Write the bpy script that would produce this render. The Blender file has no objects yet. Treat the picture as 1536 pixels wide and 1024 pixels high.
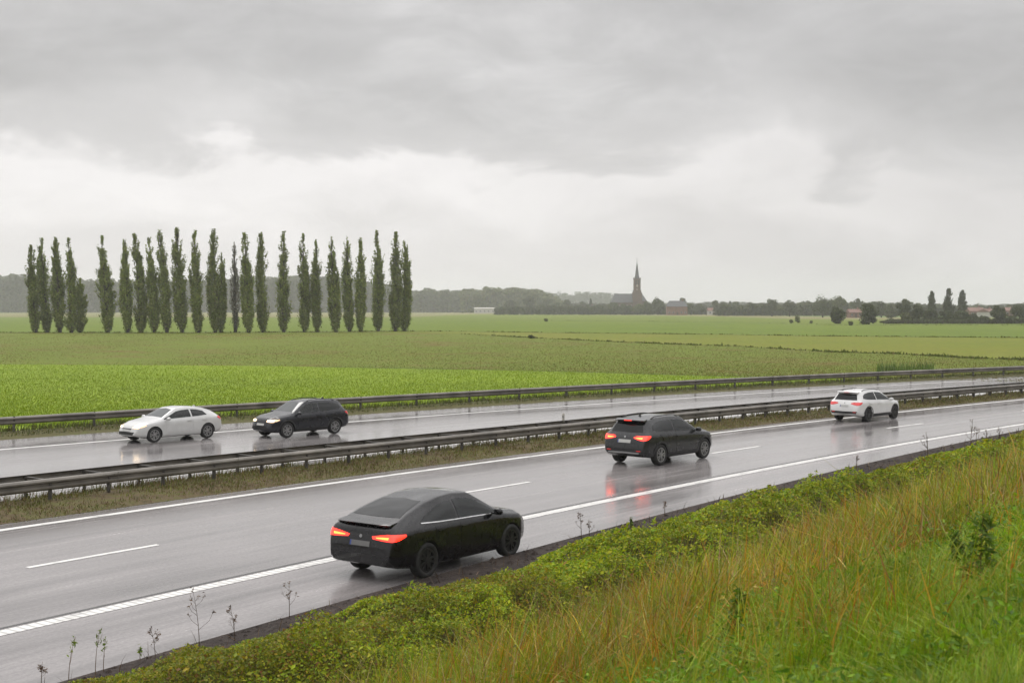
import bpy, bmesh, math, random
import numpy as np
from mathutils import Vector, Matrix
from mathutils.bvhtree import BVHTree

rng = np.random.default_rng(7)
random.seed(7)
scene = bpy.context.scene
COL = scene.collection
R = math.radians

# ------------------------------------------------------------------ place
EYE, F, CX, HY = 5.0, 2000.0, 768.0, 462.0   # eye height, focal length, survey axis and horizon

def at(x, y, z=0.0):
    """survey reading -> point of the (flat) country at height z"""
    Y = F * (EYE - z) / (y - HY)
    return np.array([(x - CX) / F * Y, Y, z])

def far(x, Y, z=0.0):
    return np.array([(x - CX) / F * Y, Y, z])

DR = np.array([.6, .8]); NR = np.array([-.8, .6])
CURV = -.0016
LINES = {'A': (.1182, 14.33), 'R': (.0765, 17.86), 'D': (.056, 22.33), 'L': (.0463, 26.80), 'M': (.045, 27.55),
         'P': (.030, 31.10), 'RF': (.029, 29.75), 'RB': (.027, 30.85), 'G': (.0, 40.2), 'F1': (-.0085, 43.95),
         'F2': (-.028, 47.75), 'FR': (-.047, 50.15)}
BREF = .05

def vline(k, u):
    b, c = LINES[k]
    uc = np.clip(u, -40, 110)
    return c + BREF * u + (b - BREF) * uc + CURV * u * u

def road(k, u, off=0.0):
    """point on road line k at chainage u, shifted off metres away from the camera"""
    v = vline(k, u) + off
    return np.stack([DR[0] * u + NR[0] * v, DR[1] * u + NR[1] * v], -1)

def heading(k, u):
    a = road(k, u - .5); b = road(k, u + .5)
    return math.atan2(b[1] - a[1], b[0] - a[0])

def to_uv(X, Y):
    return DR[0] * X + DR[1] * Y, NR[0] * X + NR[1] * Y

# ------------------------------------------------------------------ helpers
def link(name, me, mat=None, parent=None):
    o = bpy.data.objects.new(name, me)
    COL.objects.link(o)
    if mat is not None:
        for m in (mat if isinstance(mat, (list, tuple)) else [mat]):
            me.materials.append(m)
    if parent is not None:
        o.parent = parent
    return o

def tag(o, label=None, cat=None, group=None, kind=None):
    if label: o['label'] = label
    if cat: o['category'] = cat
    if group: o['group'] = group
    if kind: o['kind'] = kind
    return o

def thing(name, label, cat, loc=(0, 0, 0), rz=0.0, group=None):
    o = bpy.data.objects.new(name, None)
    o.empty_display_size = .2
    COL.objects.link(o)
    o.location = loc; o.rotation_euler = (0, 0, rz)
    return tag(o, label, cat, group)

def np_mesh(name, V, Fc, col=None, uv=None, smooth=False, mats=None):
    """numpy -> mesh; Fc is (n,k) array, or list of such arrays; col is one colour per vertex"""
    me = bpy.data.meshes.new(name)
    V = np.ascontiguousarray(V, dtype=np.float32)
    Fl = Fc if isinstance(Fc, list) else [Fc]
    Fl = [np.ascontiguousarray(f, dtype=np.int32) for f in Fl if len(f)]
    nl = sum(f.size for f in Fl); npoly = sum(len(f) for f in Fl)
    me.vertices.add(len(V)); me.vertices.foreach_set('co', V.ravel())
    me.loops.add(nl); me.polygons.add(npoly)
    me.loops.foreach_set('vertex_index', np.concatenate([f.ravel() for f in Fl]))
    tot = np.concatenate([np.full(len(f), f.shape[1], np.int32) for f in Fl])
    start = np.concatenate([[0], np.cumsum(tot)[:-1]]).astype(np.int32)
    me.polygons.foreach_set('loop_start', start)
    try: me.polygons.foreach_set('loop_total', tot)
    except Exception: pass
    if mats is not None:
        me.polygons.foreach_set('material_index', np.ascontiguousarray(mats, dtype=np.int32))
    me.polygons.foreach_set('use_smooth', np.full(npoly, smooth, dtype=bool))
    if col is not None:
        a = me.attributes.new('tint', 'FLOAT_COLOR', 'POINT')
        c = np.ones((len(V), 4), np.float32); c[:, :3] = col
        a.data.foreach_set('color', c.ravel())
    if uv is not None:
        l = me.uv_layers.new(name='UVMap')
        idx = np.concatenate([f.ravel() for f in Fl])
        l.data.foreach_set('uv', np.ascontiguousarray(uv[idx], dtype=np.float32).ravel())
    me.update(calc_edges=True)
    me.validate()
    return me

class MB:
    """collects simple solids into one mesh"""
    def __init__(s): s.v = []; s.f = []
    def add(s, V, Fs):
        n = len(s.v); s.v += [tuple(p) for p in V]; s.f += [tuple(i + n for i in f) for f in Fs]; return s
    def box(s, c, d, rz=0.0, taper=1.0):
        ca, sa = math.cos(rz), math.sin(rz); V = []
        for z in (-1, 1):
            k = taper if z > 0 else 1
            for x, y in ((-1, -1), (1, -1), (1, 1), (-1, 1)):
                X, Y = x * d[0] / 2 * k, y * d[1] / 2 * k
                V.append((c[0] + X * ca - Y * sa, c[1] + X * sa + Y * ca, c[2] + z * d[2] / 2))
        return s.add(V, [(3, 2, 1, 0), (4, 5, 6, 7), (0, 1, 5, 4), (1, 2, 6, 5), (2, 3, 7, 6), (3, 0, 4, 7)])
    def tube(s, pts, rad, n=6):
        pts = [Vector(p) for p in pts]
        rad = [rad] * len(pts) if not hasattr(rad, '__len__') else rad
        V = []; Fs = []
        for i, p in enumerate(pts):
            d = (pts[min(i + 1, len(pts) - 1)] - pts[max(i - 1, 0)]).normalized()
            a = d.orthogonal().normalized() if abs(d.z) < .9 else Vector((1, 0, 0)).cross(d).normalized()
            b = d.cross(a)
            for k in range(n):
                t = 2 * math.pi * k / n
                V.append(p + (a * math.cos(t) + b * math.sin(t)) * rad[i])
        for i in range(len(pts) - 1):
            for k in range(n):
                k2 = (k + 1) % n
                Fs.append((i * n + k, i * n + k2, (i + 1) * n + k2, (i + 1) * n + k))
        Fs.append(tuple(range(n - 1, -1, -1))); Fs.append(tuple((len(pts) - 1) * n + k for k in range(n)))
        return s.add(V, Fs)
    def lathe(s, prof, n=24, axis='z', c=(0, 0, 0)):
        V = []; Fs = []
        for r, h in prof:
            for k in range(n):
                t = 2 * math.pi * k / n
                if axis == 'z': V.append((c[0] + r * math.cos(t), c[1] + r * math.sin(t), c[2] + h))
                else: V.append((c[0] + r * math.cos(t), c[1] + h, c[2] + r * math.sin(t)))
        for i in range(len(prof) - 1):
            for k in range(n):
                k2 = (k + 1) % n
                q = (i * n + k, i * n + k2, (i + 1) * n + k2, (i + 1) * n + k)
                Fs.append(q if axis == 'z' else q[::-1])
        return s.add(V, Fs)
    def mesh(s, name, smooth=False):
        me = bpy.data.meshes.new(name); me.from_pydata(s.v, [], s.f)
        if smooth:
            me.polygons.foreach_set('use_smooth', np.ones(len(me.polygons), dtype=bool))
        me.update(); return me
    def build(s, name, mat, parent=None, smooth=False):
        return link(name, s.mesh(name, smooth), mat, parent)

# ------------------------------------------------------------------ materials
class NT:
    def __init__(s, name, world=False):
        if world:
            s.owner = bpy.data.worlds.new(name)
        else:
            s.owner = bpy.data.materials.new(name)
        s.owner.use_nodes = True
        s.t = s.owner.node_tree; s.t.nodes.clear()
    def n(s, typ, **kw):
        nd = s.t.nodes.new(typ)
        for k, v in kw.items():
            if k.startswith('i_'):
                key = k[2:]
                key = int(key) if key.isdigit() else key.replace('_', ' ')
                s.put(nd, key, v)
            else: setattr(nd, k, v)
        return nd
    def put(s, nd, key, v):
        sock = nd.inputs[key]
        if isinstance(v, bpy.types.NodeSocket): s.t.links.new(v, sock)
        else:
            if hasattr(sock.default_value, '__len__') and not hasattr(v, '__len__'): v = [v] * len(sock.default_value)
            if hasattr(v, '__len__') and len(v) == 3 and len(sock.default_value) == 4: v = tuple(v) + (1,)
            sock.default_value = v
    def math(s, op, a, b=None, c=None, clamp=False):
        nd = s.n('ShaderNodeMath', operation=op, use_clamp=clamp)
        s.put(nd, 0, a)
        if b is not None: s.put(nd, 1, b)
        if c is not None: s.put(nd, 2, c)
        return nd.outputs[0]
    def noise(s, vec, scale, detail=4, rough=.55, dist=0.0):
        nd = s.n('ShaderNodeTexNoise', i_Scale=scale, i_Detail=detail, i_Roughness=rough, i_Distortion=dist)
        if vec is not None: s.put(nd, 'Vector', vec)
        return nd.outputs['Fac']
    def ramp(s, fac, stops, interp='LINEAR'):
        nd = s.n('ShaderNodeValToRGB'); s.put(nd, 'Fac', fac)
        cr = nd.color_ramp; cr.interpolation = interp
        while len(cr.elements) < len(stops): cr.elements.new(.5)
        for e, (p, c) in zip(cr.elements, stops):
            e.position = p; e.color = (c, c, c, 1) if not hasattr(c, '__len__') else tuple(c) + (1,)
        return nd.outputs['Color']
    def mix(s, fac, a, b, typ='MIX'):
        nd = s.n('ShaderNodeMix', data_type='RGBA', blend_type=typ)
        s.put(nd, 0, fac); s.put(nd, 6, a); s.put(nd, 7, b)
        return nd.outputs[2]
    def scalev(s, vec, sc):
        nd = s.n('ShaderNodeVectorMath', operation='MULTIPLY'); s.put(nd, 0, vec); s.put(nd, 1, sc)
        return nd.outputs[0]
    def bump(s, h, strength=.3, dist=.02):
        nd = s.n('ShaderNodeBump', i_Strength=strength, i_Distance=dist); s.put(nd, 'Height', h)
        return nd.outputs[0]
    def out(s, sh, vol=None):
        o = s.n('ShaderNodeOutputMaterial')
        if sh is not None: s.t.links.new(sh, o.inputs['Surface'])
        if vol is not None: s.t.links.new(vol, o.inputs['Volume'])
        return s.owner
    def principled(s, **kw):
        return s.n('ShaderNodeBsdfPrincipled', **kw)

def simple(name, col, rough=.5, metal=0.0, var=.12, scale=6.0, coat=0.0, emit=None, estr=0.0, spec=.5, bump=0.0):
    m = NT(name)
    tc = m.n('ShaderNodeTexCoord').outputs['Object']
    nz = m.noise(tc, scale, 5)
    lo = tuple(c * (1 - var) for c in col); hi = tuple(min(1, c * (1 + var)) for c in col)
    c = m.ramp(nz, [(.3, lo), (.7, hi)])
    b = m.principled(i_Base_Color=c, i_Metallic=metal)
    rr = m.ramp(m.noise(tc, scale * 2.3, 3), [(.3, max(.02, rough * .8)), (.7, min(1, rough * 1.2))])
    m.put(b, 'Roughness', rr); m.put(b, 'Specular IOR Level', spec)
    if coat: m.put(b, 'Coat Weight', coat); m.put(b, 'Coat Roughness', .04)
    if emit: m.put(b, 'Emission Color', emit); m.put(b, 'Emission Strength', estr)
    if bump: m.put(b, 'Normal', m.bump(nz, bump, .02))
    return m.out(b.outputs[0])

def foliage(name, trans=.3, rough=.55, spec=.3, var=.25, nscale=.6):
    """leaf colour comes from each leaf's own tint, times broad natural variation"""
    m = NT(name)
    at_ = m.n('ShaderNodeAttribute', attribute_name='tint').outputs['Color']
    pos = m.n('ShaderNodeNewGeometry').outputs['Position']
    k = m.ramp(m.noise(pos, nscale, 3), [(.3, 1 - var), (.7, 1 + var)])
    c = m.mix(1.0, at_, k, 'MULTIPLY')
    b = m.principled(i_Base_Color=c, i_Roughness=rough); m.put(b, 'Specular IOR Level', spec)
    t = m.n('ShaderNodeBsdfTranslucent'); m.put(t, 'Color', c)
    mx = m.n('ShaderNodeMixShader', i_0=trans)
    m.t.links.new(b.outputs[0], mx.inputs[1]); m.t.links.new(t.outputs[0], mx.inputs[2])
    return m.out(mx.outputs[0])

M = {}
M['leaf'] = foliage('leaf', .42)
M['grass'] = foliage('grass_blade', .3, .5, .3, .3, .5)
M['crop'] = foliage('crop_blade', .3, .6, .2, .12, .05)
M['treeleaf'] = foliage('tree_leaf', .38, .6, .2, .15, .25)
M['bark'] = simple('bark', (.06, .05, .04), .9, var=.3, scale=3, spec=.2)
M['stem'] = simple('dry_stem', (.12, .075, .04), .8, var=.3, scale=20, spec=.2)
M['rail'] = simple('galvanised_rail', (.145, .132, .112), .42, .25, .45, 1.1)
M['railpost'] = simple('rail_post', (.06, .055, .047), .55, .2, .3, 3)
M['tyre'] = simple('tyre_rubber', (.012, .012, .012), .75, var=.2)
M['trim'] = simple('black_trim', (.012, .012, .013), .5, var=.2)
M['arch'] = simple('arch_liner', (.006, .006, .006), .9, var=.2)
M['glass'] = simple('tinted_glass', (.005, .006, .006), .05, var=.1, coat=0, spec=.24)
M['screen'] = simple('windscreen_glass', (.02, .027, .027), .04, var=.1, coat=0, spec=.6)
M['alloy'] = simple('alloy_rim', (.30, .30, .30), .35, .7, .1)
M['rimdark'] = simple('dark_rim', (.06, .06, .06), .35, .7, .1)
M['chrome'] = simple('chrome_strip', (.65, .65, .65), .2, .9, .05)
def clear_glass(name, through):
    m = NT(name)
    t = m.n('ShaderNodeBsdfTransparent'); m.put(t, 'Color', through)
    g = m.n('ShaderNodeBsdfGlossy', i_Roughness=.04); m.put(g, 'Color', (.9, .92, .92))
    f = m.n('ShaderNodeFresnel', i_IOR=1.45)
    x = m.n('ShaderNodeMixShader'); m.t.links.new(f.outputs[0], x.inputs[0]); m.t.links.new(t.outputs[0], x.inputs[1]); m.t.links.new(g.outputs[0], x.inputs[2])
    return m.out(x.outputs[0])
M['clear'] = clear_glass('side_glass', (.55, .63, .60))
M['privacy'] = clear_glass('privacy_glass', (.16, .18, .18))
M['cloth'] = simple('seat_cloth', (.02, .02, .022), .85, var=.2)
M['dimplate'] = simple('dark_grey_plate', (.13, .13, .125), .4, var=.1)  # plain darker grey plate colour, for the nearest car
M['plate'] = simple('number_plate', (.42, .42, .40), .4, var=.05)
M['blue'] = simple('plate_band', (.02, .05, .25), .4, var=.05)
M['tail'] = simple('tail_lamp_lit', (.5, .01, .008), .2, var=.1, coat=1, emit=(1, .03, .012), estr=2.4)
M['tailhot'] = simple('tail_lamp_core', (.6, .05, .01), .2, var=.1, emit=(1, .12, .02), estr=8.0)
M['taildim'] = simple('tail_lamp_dim', (.42, .012, .012), .2, var=.1, coat=1, emit=(1, .03, .02), estr=.25)
M['head'] = simple('head_lamp_lit', (.7, .6, .45), .15, var=.05, coat=1, emit=(1, .74, .42), estr=9)
M['headrim'] = simple('head_lamp_lens', (.35, .35, .34), .1, var=.05, coat=1, spec=.8, emit=(1, .58, .25), estr=1.2)

def paint(name, col, rough=.3, metal=0.0):
    return simple(name, col, rough, metal, .06, 3, .7 if col[0] < .1 else 1.0, spec=.12 if col[0] < .1 else .25)
M['black'] = paint('black_paint', (.006, .006, .007), .28)
M['grey'] = paint('dark_grey_paint', (.022, .023, .024), .3, .3)
M['white'] = paint('white_paint', (.62, .62, .61), .35)
M['pearl'] = paint('silver_white_paint', (.50, .50, .49), .35)
M['blueblack'] = paint('blue_black_paint', (.012, .013, .017), .3)

def asphalt(name, base, streak, tracks=()):
    m = NT(name)
    uv = m.n('ShaderNodeTexCoord').outputs['UV']
    st = m.noise(m.scalev(uv, (.03, .9, 1)), 1.0, 4, .6)          # tracks and seams along the road
    st2 = m.noise(m.scalev(uv, (.10, 3.5, 1)), 1.0, 3, .6)
    pt = m.noise(m.scalev(uv, (.25, .6, 1)), 1.0, 4, .6)          # damp patches
    gr = m.noise(m.scalev(uv, (14, 14, 1)), 1.0, 3, .7)           # aggregate
    k = m.math('ADD', m.math('MULTIPLY', st, .5), m.math('MULTIPLY', pt, .3))
    k = m.math('ADD', k, m.math('MULTIPLY', st2, .2))
    lo = tuple(c * (1 - streak) for c in base); hi = tuple(c * (1 + streak) for c in base)
    c = m.ramp(k, [(.36, lo), (.64, hi)])
    c = m.mix(1.0, c, m.ramp(gr, [(.25, .80), (.75, 1.2)]), 'MULTIPLY')
    tk = None
    ys = m.n('ShaderNodeSeparateXYZ'); m.t.links.new(uv, ys.inputs[0])
    wob = m.math('ADD', ys.outputs[1], m.math('MULTIPLY', m.math('SUBTRACT', m.noise(m.scalev(uv, (.04, 0, 1)), 1, 2), .5), .5))
    for y_ in tracks:
        d_ = m.math('POWER', m.math('ABSOLUTE', m.math('MULTIPLY', m.math('SUBTRACT', wob, y_), 2.4)), 2.0)
        g_ = m.math('DIVIDE', 1.0, m.math('ADD', 1.0, m.math('MULTIPLY', d_, d_)))
        tk = g_ if tk is None else m.math('ADD', tk, g_)
    tk = m.math('MULTIPLY', tk, m.ramp(m.noise(m.scalev(uv, (.05, .5, 1)), 1, 3), [(.3, .5), (.7, 1.0)]))
    c = m.mix(m.math('MULTIPLY', tk, .30), c, tuple(x_ * .62 for x_ in base))
    b = m.principled(i_Base_Color=c)
    k = m.math('SUBTRACT', k, m.math('MULTIPLY', tk, .10))
    wet = m.ramp(m.math('ADD', m.math('MULTIPLY', k, .8), m.math('MULTIPLY', gr, .2)), [(.36, .07), (.5, .17), (.66, .36)])
    m.put(b, 'Roughness', wet); m.put(b, 'Specular IOR Level', .5); m.put(b, 'IOR', 1.42)
    h = m.math('ADD', m.math('MULTIPLY', gr, .6), m.math('MULTIPLY', m.noise(m.scalev(uv, (1.2, 5, 1)), 1, 3), 1.0))
    m.put(b, 'Normal', m.bump(h, .18, .01))
    return m.out(b.outputs[0])
M['road'] = asphalt('wet_asphalt', (.222, .207, .203), .34, (4.65, 6.35, 8.85, 10.55))
M['road2'] = asphalt('wet_asphalt_far', (.205, .192, .189), .34, (1.05, 2.75, 4.85, 6.55))

def line_paint(name, bars):
    m = NT(name)
    uv = m.n('ShaderNodeTexCoord').outputs['UV']
    wear = m.noise(m.scalev(uv, (1.5, 8, 1)), 1.0, 5, .65)
    c = m.ramp(wear, [(.30, (.26, .25, .24)), (.48, (.68, .67, .64))])
    if bars:
        sx = m.n('ShaderNodeSeparateXYZ'); m.t.links.new(uv, sx.inputs[0])
        fr = m.math('FRACT', m.math('MULTIPLY', sx.outputs[0], 6.0))
        gap = m.math('LESS_THAN', fr, .30)
        c = m.mix(m.math('MULTIPLY', gap, .55), c, (.17, .16, .155))
    b = m.principled(i_Base_Color=c, i_Roughness=.38)
    m.put(b, 'Normal', m.bump(m.noise(m.scalev(uv, (20, 20, 1)), 1, 3), .15, .01))
    return m.out(b.outputs[0])
M['bars'] = line_paint('ribbed_road_paint', True)
M['line'] = line_paint('road_paint', False)

def earth(name, cols, s1=.25, s2=3.0, stretch=(1, 1, 1), bump=.5, bd=.05, s3=14.0):
    m = NT(name)
    pos = m.n('ShaderNodeNewGeometry').outputs['Position']
    p = m.scalev(pos, stretch)
    k = m.math('ADD', m.math('MULTIPLY', m.noise(p, s1, 4, .6), .45), m.math('MULTIPLY', m.noise(p, s2, 4, .65), .55))
    n = len(cols)
    c = m.ramp(k, [(.34 + .32 * i / (n - 1), col) for i, col in enumerate(cols)])
    fine = m.noise(pos, s3, 3, .7)
    c = m.mix(1.0, c, m.ramp(fine, [(.25, .7), (.75, 1.3)]), 'MULTIPLY')
    b = m.principled(i_Base_Color=c, i_Roughness=.9); m.put(b, 'Specular IOR Level', .2)
    m.put(b, 'Normal', m.bump(m.math('ADD', k, fine), bump, bd))
    return m.out(b.outputs[0])
M['ground'] = earth('country_ground', [(.085, .12, .03), (.10, .15, .035), (.14, .17, .05)], .01, .12)
M['soil'] = earth('dark_soil', [(.018, .014, .012), (.04, .031, .027), (.075, .058, .048)], .6, 5, bump=1.0, bd=.08)
M['bank'] = earth('bank_soil', [(.05, .045, .015), (.075, .07, .022), (.10, .075, .03)], .4, 4)
M['median'] = earth('median_ground', [(.055, .048, .018), (.095, .068, .036), (.085, .082, .024), (.13, .095, .055)], .35, 2.2)
M['verge'] = earth('far_verge', [(.05, .055, .015), (.085, .075, .03), (.08, .10, .02)], .3, 2.5)
M['f_bright'] = earth('bright_green_field', [(.125, .18, .006), (.165, .235, .008), (.20, .265, .012)], .05, .6, (1, 1, 1), .5, .1, 3)
M['f_stub'] = earth('stubble_field', [(.135, .088, .020), (.118, .112, .012), (.10, .135, .006), (.115, .14, .008), (.14, .105, .026)], .03, .16, (1, 1, 1), .4, .1, 2)
M['f_mid'] = earth('mid_green_field', [(.082, .122, .003), (.10, .142, .004), (.12, .15, .008)], .012, .12, (1, .5, 1), .3, .1, 1)
M['f_yell'] = earth('yellow_green_field', [(.105, .135, .004), (.128, .146, .006), (.145, .14, .014)], .012, .10, (1, .6, 1), .3, .1, 1)
M['f_pale'] = earth('pale_field', [(.13, .15, .04), (.17, .16, .06), (.20, .17, .08)], .008, .06, (1, .4, 1), .2, .1, 1)
M['f_far'] = earth('far_green_field', [(.09, .13, .005), (.108, .142, .006), (.125, .148, .012)], .008, .08, (1, .5, 1), .2, .1, 1)
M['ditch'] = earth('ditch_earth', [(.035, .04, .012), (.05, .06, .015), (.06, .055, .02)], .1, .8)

def brick(name, a, b_, mortar, sc=1.0):
    m = NT(name)
    tc = m.n('ShaderNodeTexCoord').outputs['Object']
    bt = m.n('ShaderNodeTexBrick', i_Scale=sc, i_Color1=a, i_Color2=b_, i_Mortar=mortar, i_Mortar_Size=.012)
    mp = m.n('ShaderNodeMapping'); mp.inputs['Rotation'].default_value = (R(90), 0, 0)
    m.t.links.new(tc, mp.inputs[0]); m.t.links.new(mp.outputs[0], bt.inputs['Vector'])
    c = m.mix(1.0, bt.outputs['Color'], m.ramp(m.noise(tc, .5, 4), [(.3, .8), (.7, 1.2)]), 'MULTIPLY')
    b = m.principled(i_Base_Color=c, i_Roughness=.85)
    return m.out(b.outputs[0])
M['church'] = brick('church_brick', (.13, .08, .065), (.10, .062, .05), (.14, .125, .11))
M['redbrick'] = brick('red_brick', (.19, .09, .062), (.15, .075, .055), (.17, .15, .13))
M['palewall'] = simple('pale_render', (.42, .40, .37), .8, var=.08, scale=.6)
M['slate'] = simple('slate_roof', (.055, .055, .062), .6, var=.2, scale=.8)
M['tile'] = simple('red_tile_roof', (.15, .07, .05), .7, var=.25, scale=.8)
M['window'] = simple('house_window', (.03, .035, .04), .15, var=.1)
M['louvre'] = simple('pale_louvre', (.42, .38, .33), .7, var=.1)
M['whitepost'] = simple('white_plastic', (.45, .43, .38), .5, var=.1)
M['doorwood'] = simple('door_wood', (.06, .04, .03), .7, var=.2)

# ------------------------------------------------------------------ sky, sun, camera, air
def make_world():
    w = NT('World', world=True)
    scene.world = w.owner
    d = w.n('ShaderNodeTexCoord').outputs['Generated']
    sx = w.n('ShaderNodeSeparateXYZ'); w.t.links.new(d, sx.inputs[0])
    az = w.math('ARCTAN2', sx.outputs[0], sx.outputs[1])
    el = w.math('ARCSINE', sx.outputs[2])
    cv = w.n('ShaderNodeCombineXYZ'); w.put(cv, 0, az); w.put(cv, 1, el)
    p = cv.outputs[0]
    n1 = w.noise(w.scalev(p, (5.0, 9.0, 1)), 1.0, 7, .52, .5)
    n2 = w.noise(w.scalev(p, (9, 22, 1)), 1.0, 6, .6, .4)
    n3 = w.noise(w.scalev(p, (1.7, 5.0, 1)), 1.7, 5, .5, .2)
    # lower edge of the dark cloud deck, falling to the right
    edge = w.math('SUBTRACT', .116, w.math('MULTIPLY', az, .085))
    gb = w.math('POWER', w.math('MULTIPLY', w.math('SUBTRACT', az, .18), 14.0), 2.0)
    edge = w.math('ADD', edge, w.math('DIVIDE', .040, w.math('ADD', 1.0, gb)))
    hgt = w.math('SUBTRACT', el, edge)
    hgt = w.math('ADD', hgt, w.math('MULTIPLY', w.math('SUBTRACT', n1, .5), .19))
    hgt = w.math('ADD', hgt, w.math('MULTIPLY', w.math('SUBTRACT', n2, .5), .07))
    deck = w.ramp(w.math('ADD', w.math('MULTIPLY', hgt, 5.0), .5), [(.36, 0.0), (.46, .62), (.64, 1.0)], 'EASE')
    # rim of light right under the deck, brightest on the left
    rim = w.ramp(w.math('ADD', w.math('MULTIPLY', hgt, 5.0), .5), [(.05, 0.0), (.34, 1.0), (.5, 0.0)], 'EASE')
    low = w.ramp(n2, [(.25, .83), (.75, .95)])
    right = w.ramp(w.math('ADD', w.math('MULTIPLY', az, 1.2), .5), [(.45, 1.0), (.95, .80)])
    low = w.math('MULTIPLY', low, right)
    low = w.math('ADD', low, w.math('MULTIPLY', rim, w.math('SUBTRACT', .11, w.math('MULTIPLY', az, .06))))
    up = w.ramp(w.math('ADD', w.math('MULTIPLY', n3, .6), w.math('MULTIPLY', n2, .4)), [(.36, .53), (.5, .64), (.64, .83)])
    val = w.n('ShaderNodeMix', data_type='FLOAT'); w.put(val, 0, deck); w.put(val, 2, low); w.put(val, 3, up)
    v = val.outputs[0]
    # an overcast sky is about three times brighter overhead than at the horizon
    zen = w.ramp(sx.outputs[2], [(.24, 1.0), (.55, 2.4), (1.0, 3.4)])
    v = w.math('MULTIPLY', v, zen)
    tint = w.n('ShaderNodeMix', data_type='RGBA'); w.put(tint, 0, deck); w.put(tint, 6, (1.0, .975, .975)); w.put(tint, 7, (1.0, .985, .99))
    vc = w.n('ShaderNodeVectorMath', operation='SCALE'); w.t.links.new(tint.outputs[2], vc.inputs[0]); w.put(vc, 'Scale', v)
    sky = w.n('ShaderNodeTexSky', sky_type='NISHITA', sun_disc=False)
    sky.sun_elevation = R(52); sky.sun_rotation = R(-35); sky.air_density = 1.5; sky.dust_density = 3
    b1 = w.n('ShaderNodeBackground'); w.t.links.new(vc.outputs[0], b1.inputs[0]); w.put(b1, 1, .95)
    b2 = w.n('ShaderNodeBackground'); w.t.links.new(sky.outputs[0], b2.inputs[0]); w.put(b2, 1, .05)
    mx = w.n('ShaderNodeMixShader', i_0=.06)
    w.t.links.new(b1.outputs[0], mx.inputs[1]); w.t.links.new(b2.outputs[0], mx.inputs[2])
    o = w.n('ShaderNodeOutputWorld'); w.t.links.new(mx.outputs[0], o.inputs['Surface'])
make_world()

sl = bpy.data.lights.new('sun', 'SUN'); sl.energy = 1.0; sl.angle = R(25); sl.color = (1, .97, .93)
so = bpy.data.objects.new('sun', sl); COL.objects.link(so)
sdir = Vector((math.sin(R(-35)) * math.cos(R(52)), math.cos(R(-35)) * math.cos(R(52)), math.sin(R(52))))
so.rotation_euler = sdir.to_track_quat('Z', 'Y').to_euler(); so.location = (0, 0, 40)

cam = bpy.data.cameras.new('camera'); co = bpy.data.objects.new('camera', cam); COL.objects.link(co)
co.location = (0, 0, EYE); co.rotation_euler = (R(90), 0, 0)
cam.sensor_width = 36; cam.lens = 36 * F / 1536; cam.shift_y = -50 / 1536
cam.clip_start = .1; cam.clip_end = 9000
cam.dof.use_dof = True; cam.dof.focus_distance = 38; cam.dof.aperture_fstop = 5.0
scene.camera = co
scene.view_settings.view_transform = 'Standard'; scene.view_settings.look = 'None'
scene.view_settings.exposure = 0; scene.view_settings.gamma = 1
scene.render.engine = 'CYCLES'
cy = scene.cycles
cy.use_denoising = True
cy.max_bounces = 6; cy.diffuse_bounces = 2; cy.glossy_bounces = 3; cy.transmission_bounces = 4; cy.volume_bounces = 1
cy.sample_clamp_indirect = 6
HAZE = True
if HAZE:
    m = NT('haze_air')
    pv = m.n('ShaderNodeVolumePrincipled', i_Color=(.97, .975, .98), i_Density=.00022, i_Anisotropy=.25)
    hz = MB().box((0, 1560, 30.5), (7000, 3280, 63)).build('haze', m.out(None, pv.outputs[0]))
    tag(hz, 'thin grey rain haze lying over the fields and the village', 'haze', kind='stuff')

# ------------------------------------------------------------------ ground, fields
def sheet(name, top, bot, z, mat, n=60, m=6):
    """strip of land between two boundaries (each a function of t in 0..1 -> xy)"""
    T = np.linspace(0, 1, n + 1); a = np.array([top(t) for t in T]); b = np.array([bot(t) for t in T])
    V = []; 
    for j in range(m + 1):
        q = a + (b - a) * (j / m); V.append(np.column_stack([q[:, :2], np.full(n + 1, z)]))
    V = np.concatenate(V); i, j = np.meshgrid(np.arange(n), np.arange(m)); i = i.ravel(); j = j.ravel()
    Fq = np.stack([j * (n + 1) + i, (j + 1) * (n + 1) + i, (j + 1) * (n + 1) + i + 1, j * (n + 1) + i + 1], -1)
    o = link(name, np_mesh(name, V, Fq), mat); o['kind'] = 'structure'
    return o

g = MB().add([(-3400, -60, -.03), (3400, -60, -.03), (3400, 3150, -.03), (-3400, 3150, -.03)], [(0, 1, 2, 3)]).build('ground', M['ground'])
g['kind'] = 'structure'

def pl(pts):
    xs = [p[0] for p in pts]; ys = [p[1] for p in pts]
    def f(t):
        x = -500 + 2536 * t
        return at(x, float(np.interp(x, xs, ys)))[:2]
    return f
E0 = [(-500, 469.5), (0, 469.5), (180, 467), (690, 467), (900, 468), (1100, 470), (1180, 474), (1300, 476), (1536, 477), (2036, 478)]
E05 = [(-500, 476), (0, 475.5), (619, 475.5), (700, 471.5), (900, 472.5), (1100, 475), (1180, 478), (1300, 479.5), (1536, 480.5), (2036, 481)]
E1 = [(-500, 477.5), (0, 476.5), (619, 477), (814, 480.6), (1080, 483), (1163, 484.8), (1264, 487.6), (1536, 488.2), (2036, 489)]
E2 = [(-500, 500), (0, 499), (320, 499), (560, 497), (680, 496.8), (814, 498.8), (951, 500.2), (1110, 502), (1228, 504), (1536, 506.5), (2036, 511)]
E3 = [(-500, 500.8), (0, 499.8), (320, 499.8), (560, 497.8), (680, 500), (786, 506), (904, 511.7), (988, 515.4), (1110, 519.5), (1246, 527.7), (1347, 530.6), (1448, 536.6), (1536, 539.6), (2036, 553)]
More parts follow.
